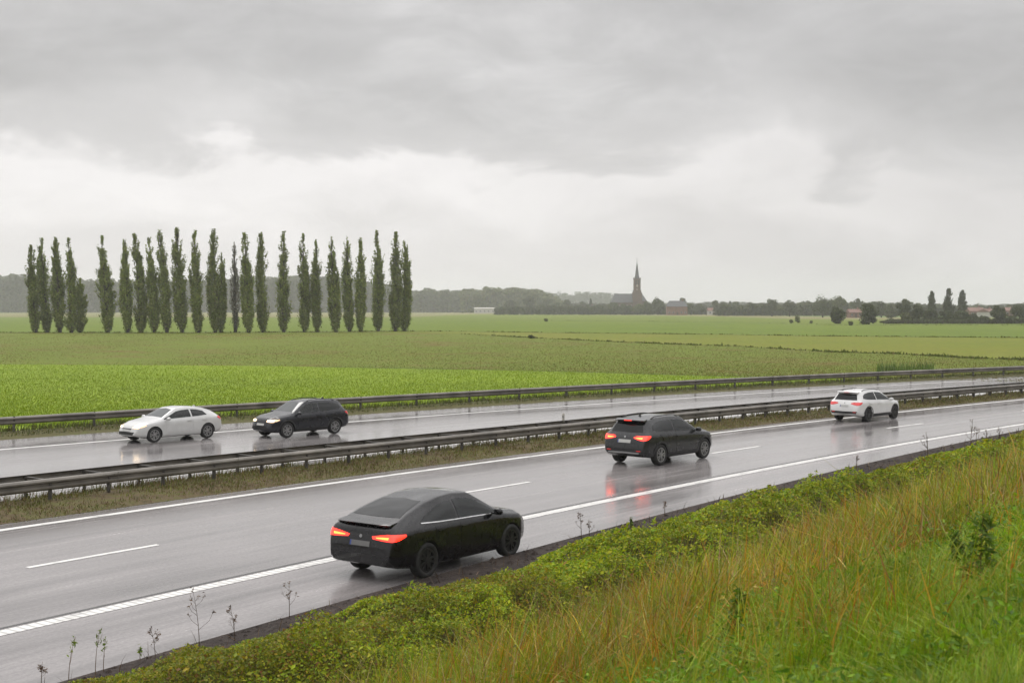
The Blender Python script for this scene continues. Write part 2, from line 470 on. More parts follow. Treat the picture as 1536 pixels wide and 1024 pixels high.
E4 = [(-500, 545), (0, 546.5), (330, 548), (466, 549.7), (580, 551.8), (720, 554), (850, 557), (1000, 561.5), (1193, 566.5), (1536, 573), (2036, 583)]
def off(pts, d): return [(x, y + d) for x, y in pts]
sheet('pale_field', pl(E0), pl(E05), .0, M['f_pale'], 80)
sheet('far_field', pl(E05), pl(E1), .0, M['f_far'], 80)
sheet('green_field', pl(E1), pl(E2), .0, M['f_mid'], 80)
sheet('yellow_field', pl(off(E2, .01)), pl(off(E3, -.01)), .0, M['f_yell'], 80)
sheet('stubble_field', pl(E3), pl(E4), .0, M['f_stub'], 80)
def fr_edge(t):
    x = -500 + 2536 * t
    # land just behind the far guardrail at the same bearing
    us = np.linspace(-60, 190, 800); q = road('FR', us, 1.1); px = CX + F * q[:, 0] / np.maximum(q[:, 1], 1)
    k = int(np.argmin(abs(px - x))); return q[k]
sheet('bright_field', pl(off(E4, .01)), fr_edge, .0, M['f_bright'], 80)
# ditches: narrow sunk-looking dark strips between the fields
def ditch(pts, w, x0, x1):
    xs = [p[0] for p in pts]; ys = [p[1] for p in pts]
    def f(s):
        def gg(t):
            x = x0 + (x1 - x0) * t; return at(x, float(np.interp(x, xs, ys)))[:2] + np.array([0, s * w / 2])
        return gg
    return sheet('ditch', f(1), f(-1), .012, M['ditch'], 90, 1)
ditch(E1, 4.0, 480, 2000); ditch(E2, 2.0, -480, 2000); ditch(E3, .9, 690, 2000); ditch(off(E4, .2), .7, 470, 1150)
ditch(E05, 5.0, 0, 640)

# ------------------------------------------------------------------ the road
U = np.concatenate([np.arange(-45, 130, 1.0), np.arange(130, 215, 4.0)])
def ribbon(name, ka, oa, kb, ob, z, mat, m=10, crown=0.0, kind='structure', u=U, lanes=None):
    n = len(u); a = road(ka, u, oa); b = road(kb, u, ob); V = []; UV = []
    wdt = np.hypot(*(b - a).T)
    for j in range(m + 1):
        t = j / m; q = a + (b - a) * t
        V.append(np.column_stack([q, np.full(n, z + crown * math.sin(math.pi * t))])); 
        if lanes:
            vv = [to_uv(x, y)[1] for x, y in q]
            ww = [np.interp(v_, [float(vline(k_, u_)) + o_ for k_, o_, _ in lanes], [m_ for _, _, m_ in lanes]) for v_, u_ in zip(vv, u)]
            UV.append(np.column_stack([u, ww]))
        else: UV.append(np.column_stack([u, oa + wdt * t]))
    V = np.concatenate(V); UV = np.concatenate(UV)
    i, j = np.meshgrid(np.arange(n - 1), np.arange(m)); i = i.ravel(); j = j.ravel()
    Fq = np.stack([j * n + i, j * n + i + 1, (j + 1) * n + i + 1, (j + 1) * n + i], -1)
    o = link(name, np_mesh(name, V, Fq, uv=UV), mat)
    if kind: o['kind'] = kind
    return o
ZR = .02
ribbon('near_road', 'A', 0, 'M', 0, ZR, M['road'], 24, lanes=[('A', 0, 0), ('R', 0, 3.4), ('D', 0, 7.6), ('L', 0, 11.8), ('M', 0, 12.7)])
ribbon('far_road', 'P', 0, 'F2', 0, ZR, M['road2'], 26, lanes=[('P', 0, -1.0), ('P', 1.0, 0.0), ('G', -4.2, 3.8), ('F1', 0, 7.6), ('F2', 0, 11)])
ribbon('median_ground', 'M', 0, 'P', 0, ZR + .006, M['median'], 10, .12)
ribbon('verge_ground', 'F2', 0, 'FR', 1.5, ZR, M['verge'], 6, .12)
def mark(name, k, w, mat, u=None, off=0.0):
    return ribbon(name, k, off - w / 2, k, off + w / 2, ZR + .005, mat, 1, 0, 'structure', U if u is None else u)
mark('edge_line', 'R', .30, M['bars'])
mark('edge_line', 'L', .24, M['line'])
mark('edge_line', 'F1', .24, M['line'])
mark('edge_line', 'P', .22, M['line'], None, 1.0)
# dark sealed joint beside the edge lines
joint = simple('joint_bitumen', (.03, .028, .027), .3, var=.3, scale=2)
ribbon('road_joint', 'R', .24, 'R', .31, ZR + .004, joint, 1)
ribbon('road_joint', 'F1', .42, 'F1', .50, ZR + .004, joint, 1)
for s in np.arange(14.9 - 4 * 12.9, 190, 12.9):
    mark('lane_dash', 'D', .15, M['line'], np.linspace(s, s + 3.1, 6))
for s in np.arange(-31, 190, 12.9):
    mark('lane_dash', 'G', .15, M['line'], np.linspace(s, s + 3.1, 6), -4.2)

# ------------------------------------------------------------------ guard rails
def arc(k, step, u0, u1):
    us = np.arange(u0, u1, .05); q = road(k, us); s = np.concatenate([[0], np.cumsum(np.hypot(*np.diff(q, axis=0).T))])
    return np.interp(np.arange(0, s[-1], step), s, us)
# W profile: (out, up)
WP = [(.0, .31), (.045, .295), (.085, .25), (.085, .215), (.02, .175), (.02, .135), (.085, .095), (.085, .06), (.045, .015), (0, 0)]
def beam(k, side, z0, parent, u0, u1):
    us = arc(k, 2.0, u0, u1); q = road(k, us); h = [heading(k, u) for u in us]
    V = []; n = len(WP)
    for p, a in zip(q, h):
        nx, ny = -math.sin(a) * side, math.cos(a) * side
        for o_, zz in WP: V.append((p[0] + nx * o_, p[1] + ny * o_, z0 + zz))
        for o_, zz in WP: V.append((p[0] + nx * (o_ - .006), p[1] + ny * (o_ - .006), z0 + zz))
    Fs = []; w = 2 * n
    for i in range(len(us) - 1):
        for j in range(n - 1):
            Fs.append((i * w + j, (i + 1) * w + j, (i + 1) * w + j + 1, i * w + j + 1))
            Fs.append((i * w + n + j, i * w + n + j + 1, (i + 1) * w + n + j + 1, (i + 1) * w + n + j))
        for j in (0, n - 1):
            Fs.append((i * w + j, (i + 1) * w + j, (i + 1) * w + n + j, i * w + n + j))
    mb = MB(); mb.add(V, Fs)
    # overlap joints and bolt heads every 4 m
    for i in range(0, len(us), 2):
        a = h[i]; nx, ny = -math.sin(a) * side, math.cos(a) * side
        for zz in (.235, .075): mb.box((q[i][0] + nx * .092, q[i][1] + ny * .092, z0 + zz), (.05, .02, .05), a)
        mb.box((q[i][0] + nx * .088 + .1 * math.cos(a), q[i][1] + ny * .088 + .1 * math.sin(a), z0 + .155), (.012, .006, .30), a)
    return mb.build('beam', M['rail'], parent)

base = road('RF', 20.0)
gr = thing('guard_rail', 'double sided grey steel guard rail with cross spacers along the central reservation', 'guard rail')
beam('RF', -1, ZR + .36, gr, -30, 160); beam('RB', 1, ZR + .36, gr, -30, 160)
U0 = -4.0
pu = arc('RF', 1.72, 8.0, 160)
for i, u in enumerate(pu[:95]):
    a = heading('RF', u); p = road('RF', u); b = road('RB', u)
    if i < 92:
        MB().box((p[0], p[1], ZR + .31), (.055, .10, .64), a).build('post', M['railpost'], gr)
        if i % 1 == 0:
            c = (p + b) / 2
            w = float(np.hypot(*(b - p)))
            MB().box((c[0], c[1], ZR + .60), (.07, w - .02, .06), a).box((b[0], b[1], ZR + .31), (.055, .08, .62), a).build('spacer', M['railpost'], gr)
fr = thing('guard_rail', 'single dark steel guard rail along the far verge below the green field', 'guard rail')
beam('FR', -1, ZR + .40, fr, -30, 190)
for u in arc('FR', 3.4, 10, 190)[:95]:
    a = heading('FR', u); p = road('FR', u)
    MB().box((p[0], p[1], ZR + .35), (.06, .12, .72), a).build('post', M['railpost'], fr)

# marker on top of the central guard rail
u_m = 36.8
best = min(np.arange(20, 60, .1), key=lambda u: abs(CX + F * road('RB', u)[0] / road('RB', u)[1] - 847.5))
p = road('RB', best)
mk = thing('marker_post', 'small grey reflector marker standing on top of the central guard rail', 'marker post', (p[0], p[1], ZR + .60), heading('RB', best))
MB().box((0, .05, .14), (.10, .05, .28)).box((0, .05, .31), (.12, .06, .08), 0, .6).build('stake', M['whitepost'], mk)
MB().box((-.055, .02, .22), (.012, .05, .10)).build('reflector', M['alloy'], mk)
MB().box((0, .05, .03), (.13, .1, .02)).build('foot', M['railpost'], mk)

# ------------------------------------------------------------------ noise + blades + leaves
def vnoise(x, y, seed=0):
    x = np.asarray(x, float); y = np.asarray(y, float)
    xi = np.floor(x).astype(np.int64); yi = np.floor(y).astype(np.int64); fx = x - xi; fy = y - yi
    fx = fx * fx * (3 - 2 * fx); fy = fy * fy * (3 - 2 * fy)
    def h(a, b):
        n = (a * 374761393 + b * 668265263 + seed * 974711) & 0x7fffffff
        n = ((n ^ (n >> 13)) * 1274126177) & 0x7fffffff
        return ((n ^ (n >> 16)) & 0xffff) / 65535.0
    return (h(xi, yi) * (1 - fx) + h(xi + 1, yi) * fx) * (1 - fy) + (h(xi, yi + 1) * (1 - fx) + h(xi + 1, yi + 1) * fx) * fy

def fbm(x, y, seed=0, o=3):
    s = 0; a = .5; t = 0
    for i in range(o):
        s = s + a * vnoise(x * 2 ** i, y * 2 ** i, seed + i); t += a; a *= .5
    return s / t

def blades(P, h, w, col, lean=.35, bend=.5, segs=3, wind=(.5, .2), name='grass', mat=None, tuss=1.6):
    """curved tapering blades growing from points P"""
    n = len(P); yaw = rng.uniform(0, 2 * np.pi, n)
    ld = 12.6 * vnoise(P[:, 0] * tuss, P[:, 1] * tuss, 5) + rng.normal(0, .9, n); lm = np.abs(rng.normal(0, lean, n))
    dirx = np.cos(ld) * lm + wind[0] * .3; diry = np.sin(ld) * lm + wind[1] * .3
    wx, wy = np.cos(yaw) * w / 2, np.sin(yaw) * w / 2
    bd = rng.uniform(.2, 1, n) * bend
    rows = []
    for s in range(segs + 1):
        t = s / segs
        off_ = t * .45 + bd * t * t
        cx = P[:, 0] + dirx * h * off_; cy = P[:, 1] + diry * h * off_
        cz = P[:, 2] + h * (t - .25 * bd * lm * t * t * 1.5)
        k = (1 - t ** 1.6) if s < segs else 0
        if s < segs:
            rows.append(np.stack([cx - wx * k, cy - wy * k, cz], -1)); rows.append(np.stack([cx + wx * k, cy + wy * k, cz], -1))
        else: rows.append(np.stack([cx, cy, cz], -1))
    nv = 2 * segs + 1
    V = np.stack(rows, 1).reshape(-1, 3)
    b = (np.arange(n) * nv)[:, None]
    fs = []
    if segs > 1:
        fs.append(np.concatenate([b + np.array([[2 * s, 2 * s + 1, 2 * s + 3, 2 * s + 2]]) for s in range(segs - 1)]))
    fs.append(b + np.array([[2 * segs - 2, 2 * segs - 1, 2 * segs]]))
    me = np_mesh(name, V, fs, col=np.repeat(col, nv, 0))
    return link(name, me, mat or M['grass'])

def leafquads(P, N, size, col, aspect=1.5, jit=.6):
    """leaf-shaped quads at P, facing roughly N"""
    n = len(P)
    N = N + rng.normal(0, jit, (n, 3)); N /= np.linalg.norm(N, axis=1)[:, None] + 1e-9
    a = rng.normal(0, 1, (n, 3)); a -= (a * N).sum(1)[:, None] * N; a /= np.linalg.norm(a, axis=1)[:, None] + 1e-9
    b = np.cross(N, a)
    s = np.asarray(size).reshape(-1, 1) * np.ones((n, 1))
    l = a * s * aspect / 2; w = b * s / 2
    V = np.stack([P - l, P - w * .9 + l * .1 + N * s * .1, P + l, P + w * .9 + l * .1 + N * s * .1], 1).reshape(-1, 3)
    Fq = (np.arange(n) * 4)[:, None] + np.array([[0, 1, 2, 3]])
    return V, Fq, np.repeat(col, 4, 0)

def tints(n, cols, probs, var=.15):
    cols = np.array(cols); k = rng.choice(len(cols), n, p=np.array(probs) / sum(probs))
    return cols[k] * (1 + rng.normal(0, var, (n, 1))).clip(.5, 1.6) * (1 + rng.normal(0, .05, (n, 3)))

def inview(P, mx=620, ymax=1350):
    Y = np.maximum(P[:, 1], .1)
    px = CX + F * P[:, 0] / Y; py = HY + F * (EYE - P[:, 2]) / Y
    return (P[:, 1] > 2.2) & (px > -mx) & (px < 1536 + mx) & (py < ymax)

# ------------------------------------------------------------------ the near bank
def bank_h(d, u):
    h = np.interp(d, [-1, 0, 1.4, 3.6, 4.9, 6.6, 13, 18, 40], [0, .03, .07, .12, .05, .85, 3.22, 3.34, 3.4])
    return h + (fbm(u * .5, d * .5, 3) - .5) * .22 * np.clip((d - .9) / 2, 0, 1)

def bank_xyz(u, d, dz=0.0):
    v = vline('A', u) - d
    return np.stack([DR[0] * u + NR[0] * v, DR[1] * u + NR[1] * v, bank_h(d, u) + ZR + dz], -1)

ub = np.concatenate([np.arange(-30, 60, .35), np.arange(60, 215, 2.5)]); db = np.concatenate([np.arange(0, 5, .16), np.arange(5, 16, .4), np.arange(16, 46, 3)])
uu, dd = np.meshgrid(ub, db)
P = bank_xyz(uu.ravel(), dd.ravel())
soil_rough = (fbm(uu.ravel() * 4, dd.ravel() * 4, 9) - .4) * .10 * np.clip(dd.ravel() / .25, 0, 1) * (dd.ravel() < 3)
P[:, 2] += soil_rough
n0, n1 = len(ub), len(db)
i, j = np.meshgrid(np.arange(n0 - 1), np.arange(n1 - 1)); i = i.ravel(); j = j.ravel()
Fq = np.stack([j * n0 + i, (j + 1) * n0 + i, (j + 1) * n0 + i + 1, j * n0 + i + 1], -1)
mi = (db[j] > 1.5).astype(np.int32)
me = np_mesh('bank_ground', P, Fq, smooth=True, mats=mi)
o = link('bank_ground', me, [M['soil'], M['bank']]); o['kind'] = 'structure'

def scatter(n, u0, u1, d0, d1, power=1.6, rmin=3.0):
    """points on the bank, thinning with distance from the path"""
    out = []
    got = 0
    while got < n:
        u = rng.uniform(u0, u1, n * 3); d = rng.uniform(d0, d1, n * 3)
        P = bank_xyz(u, d); r = np.hypot(P[:, 0], P[:, 1])
        keep = inview(P) & (rng.uniform(0, 1, n * 3) < (rmin / np.maximum(r, rmin)) ** power)
        out.append(np.column_stack([P[keep], u[keep], d[keep], r[keep]])); got += keep.sum()
        if len(out) > 60: break
    return np.concatenate(out)[:n]

# clods, dead twigs
S = scatter(4200, 2, 80, .05, 1.7, 1.2, 12)
oc = np.array([[1, 0, 0], [-1, 0, 0], [0, 1, 0], [0, -1, 0], [0, 0, .7], [0, 0, -.5]]); of = np.array([[0, 2, 4], [2, 1, 4], [1, 3, 4], [3, 0, 4], [2, 0, 5], [1, 2, 5], [3, 1, 5], [0, 3, 5]])
sz = rng.gamma(2.0, .012, len(S)).clip(.008, .07)
V = (oc[None] * (1 + rng.normal(0, .25, (len(S), 6, 3)))) * sz[:, None, None] + S[:, None, :3]
Fc = (np.arange(len(S)) * 6)[:, None, None] + of[None]
o = link('soil_clods', np_mesh('soil_clods', V.reshape(-1, 3), Fc.reshape(-1, 3)), M['soil'])
tag(o, 'crumbled dark soil and clods along the near road edge', 'soil', kind='stuff')
S = scatter(900, 2, 70, .1, 2.0, 1.2, 12)
o = blades(S[:, :3] + np.array([0, 0, .01]), rng.uniform(.08, .30, len(S)), rng.uniform(.006, .014, len(S)) * np.maximum(1, S[:, 5] / 18), tints(len(S), [(.09, .06, .035), (.16, .11, .06), (.05, .035, .025)], [3, 2, 2]), 1.6, 1.0, 2, name='dead_stalks')
tag(o, 'short dead brown stalks in the bare soil strip beside the road', 'dead grass', kind='stuff')

# low leafy ground cover along the road side of the bank
def hump(u, d):
    width = np.interp(u, [0, 10, 22, 30], [4.3, 4.2, 3.8, 3.2]) + 1.2 * (fbm(u * .25, u * 0, 21) - .5)
    x = np.clip((d - np.interp(u, [0, 11, 17], [.2, .35, .95]) - 1.1 * (fbm(u * .55, u * 0 + 4, 23) - .35)) / width, 0, 1)
    base = np.clip(np.minimum(x / .74, (1 - x) / .26), 0, 1) ** .85
    k = .55 + .75 * fbm(u * .45, d * .5, 31) 
    lump = .22 + 1.45 * fbm(u * 1.25, d * 1.4, 37, 3)
    grow = np.interp(u, [0, 6, 12, 16], [.5, .62, .85, 1.0])
    return base * k * lump * np.interp(u, [0, 14, 26, 60], [.85, .84, .66, .62]) * grow
S = scatter(540000, 1, 95, .6, 5.9, 1.9, 11)
u, d, r = S[:, 3], S[:, 4], S[:, 5]
hh = hump(u, d)
dense = fbm(u * 2.6, d * 2.8, 41, 2)
keep = (hh > .05) & (rng.uniform(0, 1, len(S)) < np.clip((dense - .27) * 3.6, .05, 1))
S, u, d, r, hh = S[keep], u[keep], d[keep], r[keep], hh[keep]
P = S[:, :3].copy(); dep = rng.exponential(.2, len(S)).clip(0, .95)
P[:, 2] += hh * (1 - dep)
P[:, :2] += rng.normal(0, .03, (len(S), 2))
e = .08
gu = (hump(u + e, d) - hump(u - e, d)) / (2 * e); gd = (hump(u, d + e) - hump(u, d - e)) / (2 * e)
N = np.stack([-(gu * DR[0] - gd * NR[0]) * .6, -(gu * DR[1] - gd * NR[1]) * .6, np.ones(len(S))], -1)
mixn = fbm(u * .6, d * .7, 51)
c1 = tints(len(S), [(.28, .33, .008), (.195, .285, .008), (.35, .35, .012), (.12, .19, .008), (.26, .15, .016)], [4, 4, 2.5, 2.5, .35], .18)
c2 = tints(len(S), [(.20, .22, .010), (.14, .175, .010), (.29, .25, .016), (.19, .10, .022)], [3, 4, 2, 1.2], .2)
col = np.where((mixn + rng.normal(0, .06, len(S)) > .53)[:, None], c2, c1)
V, Fq, cc = leafquads(P, N, rng.gamma(6, .0043, len(S)).clip(.012, .06) * np.maximum(1, r / 19) ** .9, col, 1.6, .7)
o = link('ground_cover', np_mesh('ground_cover', V, Fq, col=cc), M['leaf'])
tag(o, 'dense low yellow green leafy ground cover on the bank beside the road', 'ground cover', kind='stuff')
# wiry stems inside it
S = scatter(30000, 1, 90, .9, 5.0, 1.9, 11)
hh = hump(S[:, 3], S[:, 4]); S = S[hh > .15]; hh = hh[hh > .15]
o = blades(S[:, :3], hh * rng.uniform(.7, 1.15, len(S)), .008 * np.maximum(1, S[:, 5] / 14), tints(len(S), [(.09, .10, .02), (.12, .08, .03), (.16, .17, .03)], [3, 2, 2]), .5, .6, 2, name='ground_cover_stems')
tag(o, 'thin stems growing through the leafy cover on the bank', 'ground cover', kind='stuff')

# grass on the bank
def lushness(u, d):
    return d - (9.1 + (u - 8) * .27) + (fbm(u * .35, d * .5, 61) - .5) * 6.5
straw = [(.40, .235, .018), (.37, .175, .010), (.46, .33, .08), (.25, .12, .012), (.24, .235, .010), (.15, .19, .008)]
green = [(.18, .29, .004), (.23, .32, .005), (.12, .215, .004), (.28, .29, .015), (.33, .26, .06)]
S = scatter(330000, 0, 85, 3.6, 19, 1.75, 5)
u, d, r = S[:, 3], S[:, 4], S[:, 5]
lu = lushness(u, d) + rng.normal(0, 1.3, len(S))
cs = tints(len(S), straw, [2.2, 2.2, 1.2, 1.4, 3.6, 3.6], .22)
cg = tints(len(S), green, [4, 3, 3, 1.5, .6], .16)
zone = fbm(u * .4 + 9, d * .4, 71)
cs2 = tints(len(S), [(.25, .27, .008), (.35, .27, .010), (.16, .225, .006), (.42, .29, .02)], [3, 3, 3, 1], .18)
cs = np.where((zone + rng.normal(0, .09, len(S)) > .45)[:, None], cs2, cs)
mx_ = fbm(u * .8 + 3, d * .8, 121) + rng.normal(0, .08, len(S)) > .50
rust = fbm(u * .5 + 20, d * .6, 131, 3) + rng.normal(0, .06, len(S)) > .56
cs = np.where((rust & (rng.uniform(0, 1, len(S)) < .75))[:, None], tints(len(S), [(.40, .18, .010), (.32, .125, .014), (.44, .27, .03), (.22, .10, .012)], [3, 2, 2, 1], .2), cs)
isg = lu > 0
cs = np.where(mx_[:, None], tints(len(S), [(.16, .245, .006), (.22, .27, .008), (.27, .27, .012), (.40, .24, .02)], [3, 3, 2, 1], .2), cs)
col = np.where(isg[:, None], cg, cs)
clump = .35 + 1.3 * fbm(u * 1.5, d * 1.5, 81)
front = np.clip((d - 3.6) / 1.5, .35, 1)
h = np.where(isg, rng.uniform(.10, .27, len(S)), rng.gamma(3.2, .095, len(S)).clip(.08, .9)) * clump * front
h = np.where(r < 6, np.minimum(h, .32), h)
w = rng.uniform(.005, .0125, len(S)) * np.maximum(1, r / 9) ** .95
sel = r < 13
for nm, mk_, sg, lab in (('grass', sel, 4, 'long green and straw coloured grass on the near bank'), ('grass', ~sel, 3, 'dry golden grass on the bank farther along the road')):
    o = blades(S[mk_, :3], h[mk_], w[mk_], col[mk_], .75, 1.1, sg, name=nm); tag(o, lab, 'grass', kind='stuff')
# fine undergrowth so that no bare earth shows
S = scatter(180000, -2, 85, 3.4, 20, 1.7, 6)
lu = lushness(S[:, 3], S[:, 4]) + rng.normal(0, .5, len(S))
col = np.where((lu > 0)[:, None], tints(len(S), green, [4, 3, 3, 1, .5], .2), tints(len(S), [(.20, .22, .008), (.28, .20, .012), (.13, .18, .008), (.22, .11, .012)], [3, 2, 3, 1], .2))
o = blades(S[:, :3], rng.uniform(.06, .2, len(S)), rng.uniform(.008, .016, len(S)) * np.maximum(1, S[:, 5] / 8) ** .95, col, .9, .8, 2, name='undergrowth')
tag(o, 'matted low undergrowth beneath the taller grass of the bank', 'undergrowth', kind='stuff')
# broad-leaved weeds mixed into the grass
S = scatter(165000, 0, 80, 4.2, 19, 1.75, 5)
cl = fbm(S[:, 3] * .9, S[:, 4] * .9, 111) + .25 * (fbm(S[:, 3] * 4, S[:, 4] * 4, 113) - .5)
S = S[cl + rng.normal(0, .05, len(S)) > .49]
lu = lushness(S[:, 3], S[:, 4])
col = np.where((lu + rng.normal(0, 1.5, len(S)) > 0)[:, None], tints(len(S), [(.12, .23, .008), (.17, .26, .01), (.08, .16, .01)], [3, 2, 2], .2), tints(len(S), [(.22, .24, .012), (.30, .24, .02), (.13, .18, .01), (.32, .15, .012), (.40, .31, .08)], [3, 2, 3, 1.2, 1], .2))
P = S[:, :3].copy(); P[:, 2] += rng.gamma(2, .055, len(S)).clip(0, .42)
V, Fq, cc = leafquads(P, rng.normal(0, .5, (len(S), 3)) + np.array([0, -.2, .8]), rng.uniform(.014, .032, len(S)) * np.maximum(1, S[:, 5] / 11) ** .95, col, 2.0, .7)
o = link('broadleaf_weeds', np_mesh('broadleaf_weeds', V, Fq, col=cc), M['leaf'])
tag(o, 'tangled broad leaved weeds mixed through the grass of the near bank', 'weeds', kind='stuff')
# seeded straw stalks
S = scatter(5200, 2, 80, 4.0, 13, 1.5, 9)
S = S[lushness(S[:, 3], S[:, 4]) < .6]
hs = rng.uniform(.45, .95, len(S)); hs = np.where(S[:, 5] < 8, hs * .6, hs)
o = blades(S[:, :3], hs, .006 * np.maximum(1, S[:, 5] / 9), tints(len(S), [(.42, .32, .15), (.34, .22, .08), (.27, .15, .05), (.15, .09, .05)], [3, 3, 2, 2]), .5, 1.0, 4, name='straw_stalks')
tag(o, 'pale straw stalks standing above the grass of the bank', 'dry grass', kind='stuff')

# median weeds, far verge grass
def strip_pts(n, ka, oa, kb, ob, u0, u1, z):
    u = u0 + (u1 - u0) * rng.uniform(0, 1, n) ** 1.25; t = rng.uniform(0, 1, n)
    a = road(ka, u, oa); b = road(kb, u, ob); q = a + (b - a) * t[:, None]
    return np.column_stack([q, np.full(n, z)]), u, t
P, u, t = strip_pts(95000, 'M', -.12, 'P', .06, 10, 115, ZR + .04)
P[:, 2] += .12 * np.sin(np.pi * t) - .035
pat = fbm(u * .5, t * 3, 91)
keep = rng.uniform(0, 1, len(P)) < np.clip((pat - .22) * 3.2, .12, 1); P, u, t, pat = P[keep], u[keep], t[keep], pat[keep]
col = tints(len(P), [(.12, .13, .02), (.15, .11, .045), (.09, .105, .018), (.18, .14, .06), (.12, .075, .04)], [3, 2, 3, 2, 2], .2)
h = rng.gamma(3, .022, len(P)).clip(.03, .35) * (1 + 1.5 * (t > .85)) * (.4 + .6 * np.clip(t / .2, 0, 1))
o = blades(P, h, rng.uniform(.012, .03, len(P)) * np.maximum(1, P[:, 1] / 45), col, .7, .7, 2, name='median_grass')
tag(o, 'sparse brown and green grass on the central reservation', 'grass', kind='stuff')
P, u, t = strip_pts(36000, 'F2', .5, 'FR', 1.4, 14, 190, ZR + .06)
col = tints(len(P), [(.085, .10, .018), (.10, .08, .03), (.06, .08, .014), (.12, .13, .02)], [3, 2, 3, 2], .2)
o = blades(P, rng.uniform(.08, .34, len(P)) * (.45 + .75 * t), rng.uniform(.02, .05, len(P)) * np.maximum(1, P[:, 1] / 70), col, .6, .7, 2, name='verge_grass')
tag(o, 'rough dark grass under the far guard rail', 'grass', kind='stuff')

# crop in the bright field, stubble weeds beyond
def field_pts(n, x0, x1, y0f, y1f):
    x = rng.uniform(x0, x1, n); k = rng.uniform(0, 1, n)
    y0 = np.array([y0f(a) for a in x]) if callable(y0f) else y0f; y1 = np.array([y1f(a) for a in x]) if callable(y1f) else y1f
    y = y0 + (y1 - y0) * k; Y = F * EYE / (y - HY)
    return np.stack([(x - CX) / F * Y, Y, np.zeros(n)], -1)
e4 = lambda x: float(np.interp(x, [p[0] for p in E4], [p[1] for p in E4]))
P = field_pts(230000, -250, 1500, lambda x: e4(x) + min(2.0, float(rng.normal(0, 1.0))), lambda x: 640.0)
uq, vq = to_uv(P[:, 0], P[:, 1]); P = P[vq > vline('FR', uq) + 1.0]
pt = fbm(P[:, 0] * .12, P[:, 1] * .05, 95)
col = tints(len(P), [(.145, .215, .005), (.175, .242, .006), (.125, .188, .005), (.195, .242, .008)], [4, 3, 2, 1.5], .09) * (.8 + .4 * pt[:, None])
o = blades(P, rng.uniform(.05, .13, len(P)) * (.6 + .8 * pt), rng.uniform(.02, .05, len(P)), col, .9, .6, 1, name='young_crop', mat=M['crop'])
tag(o, 'short bright green crop covering the nearest field', 'crop', kind='stuff')
e3 = lambda x: float(np.interp(x, [p[0] for p in E3], [p[1] for p in E3]))
P = field_pts(120000, -150, 1700, e3, e4)
pt = fbm(P[:, 0] * .05, P[:, 1] * .02, 97)
k_ = pt + rng.normal(0, .15, len(pt)) > .5; P = P[k_]; pt = pt[k_]
col = tints(len(P), [(.115, .115, .014), (.135, .09, .022), (.10, .13, .010), (.14, .105, .030), (.095, .112, .012)], [3, 3.5, 3, 2, 2], .08)
o = blades(P, rng.uniform(.04, .11, len(P)), rng.uniform(.05, .11, len(P)) * np.maximum(1, P[:, 1] / 160) * .6, col, .9, .5, 1, name='stubble', mat=M['crop'])
tag(o, 'brown and olive stubble with weeds in the middle field', 'stubble', kind='stuff')
# rank weeds in the ditches
PW = []
for E_, n_, x0, x1 in ((E2, 2600, 560, 1700), (E2, 2600, -100, 620), (E3, 3600, 690, 1700), (E1, 900, 800, 1700)):
    x = rng.uniform(x0, x1, n_ * 3); cl = vnoise(x * .035, x * 0, 101) * .6 + vnoise(x * .15, x * 0, 103) * .4
    x = x[rng.uniform(0, 1, n_ * 3) < np.clip((cl - .35) * 2.6, .15, 1)][:n_]
    y = np.interp(x, [p[0] for p in E_], [p[1] for p in E_]); Y = F * EYE / (y - HY) + rng.normal(0, .8, len(x))
    PW.append(np.stack([(x - CX) / F * Y, Y, np.zeros(len(x))], -1))
PW = np.concatenate(PW)
o = blades(PW, rng.gamma(3, .045, len(PW)).clip(.05, .55), rng.uniform(.12, .30, len(PW)), tints(len(PW), [(.075, .095, .014), (.095, .115, .016), (.12, .10, .03)], [3, 3, 1], .2), .6, .5, 2, name='ditch_weeds', mat=M['treeleaf'])
tag(o, 'dark rank weeds growing along the field ditches', 'weeds', kind='stuff')
# taller clump behind the far rail
P = field_pts(700, 1315, 1400, lambda x: 555.0, lambda x: 561.0)
o = blades(P, rng.uniform(.4, .95, len(P)), rng.uniform(.03, .07, len(P)), tints(len(P), [(.10, .16, .02), (.075, .12, .018)], [1, 1]), .5, .6, 3, name='grass_clump')
tag(o, 'tall green grass clump behind the far guard rail at right', 'grass', kind='stuff')

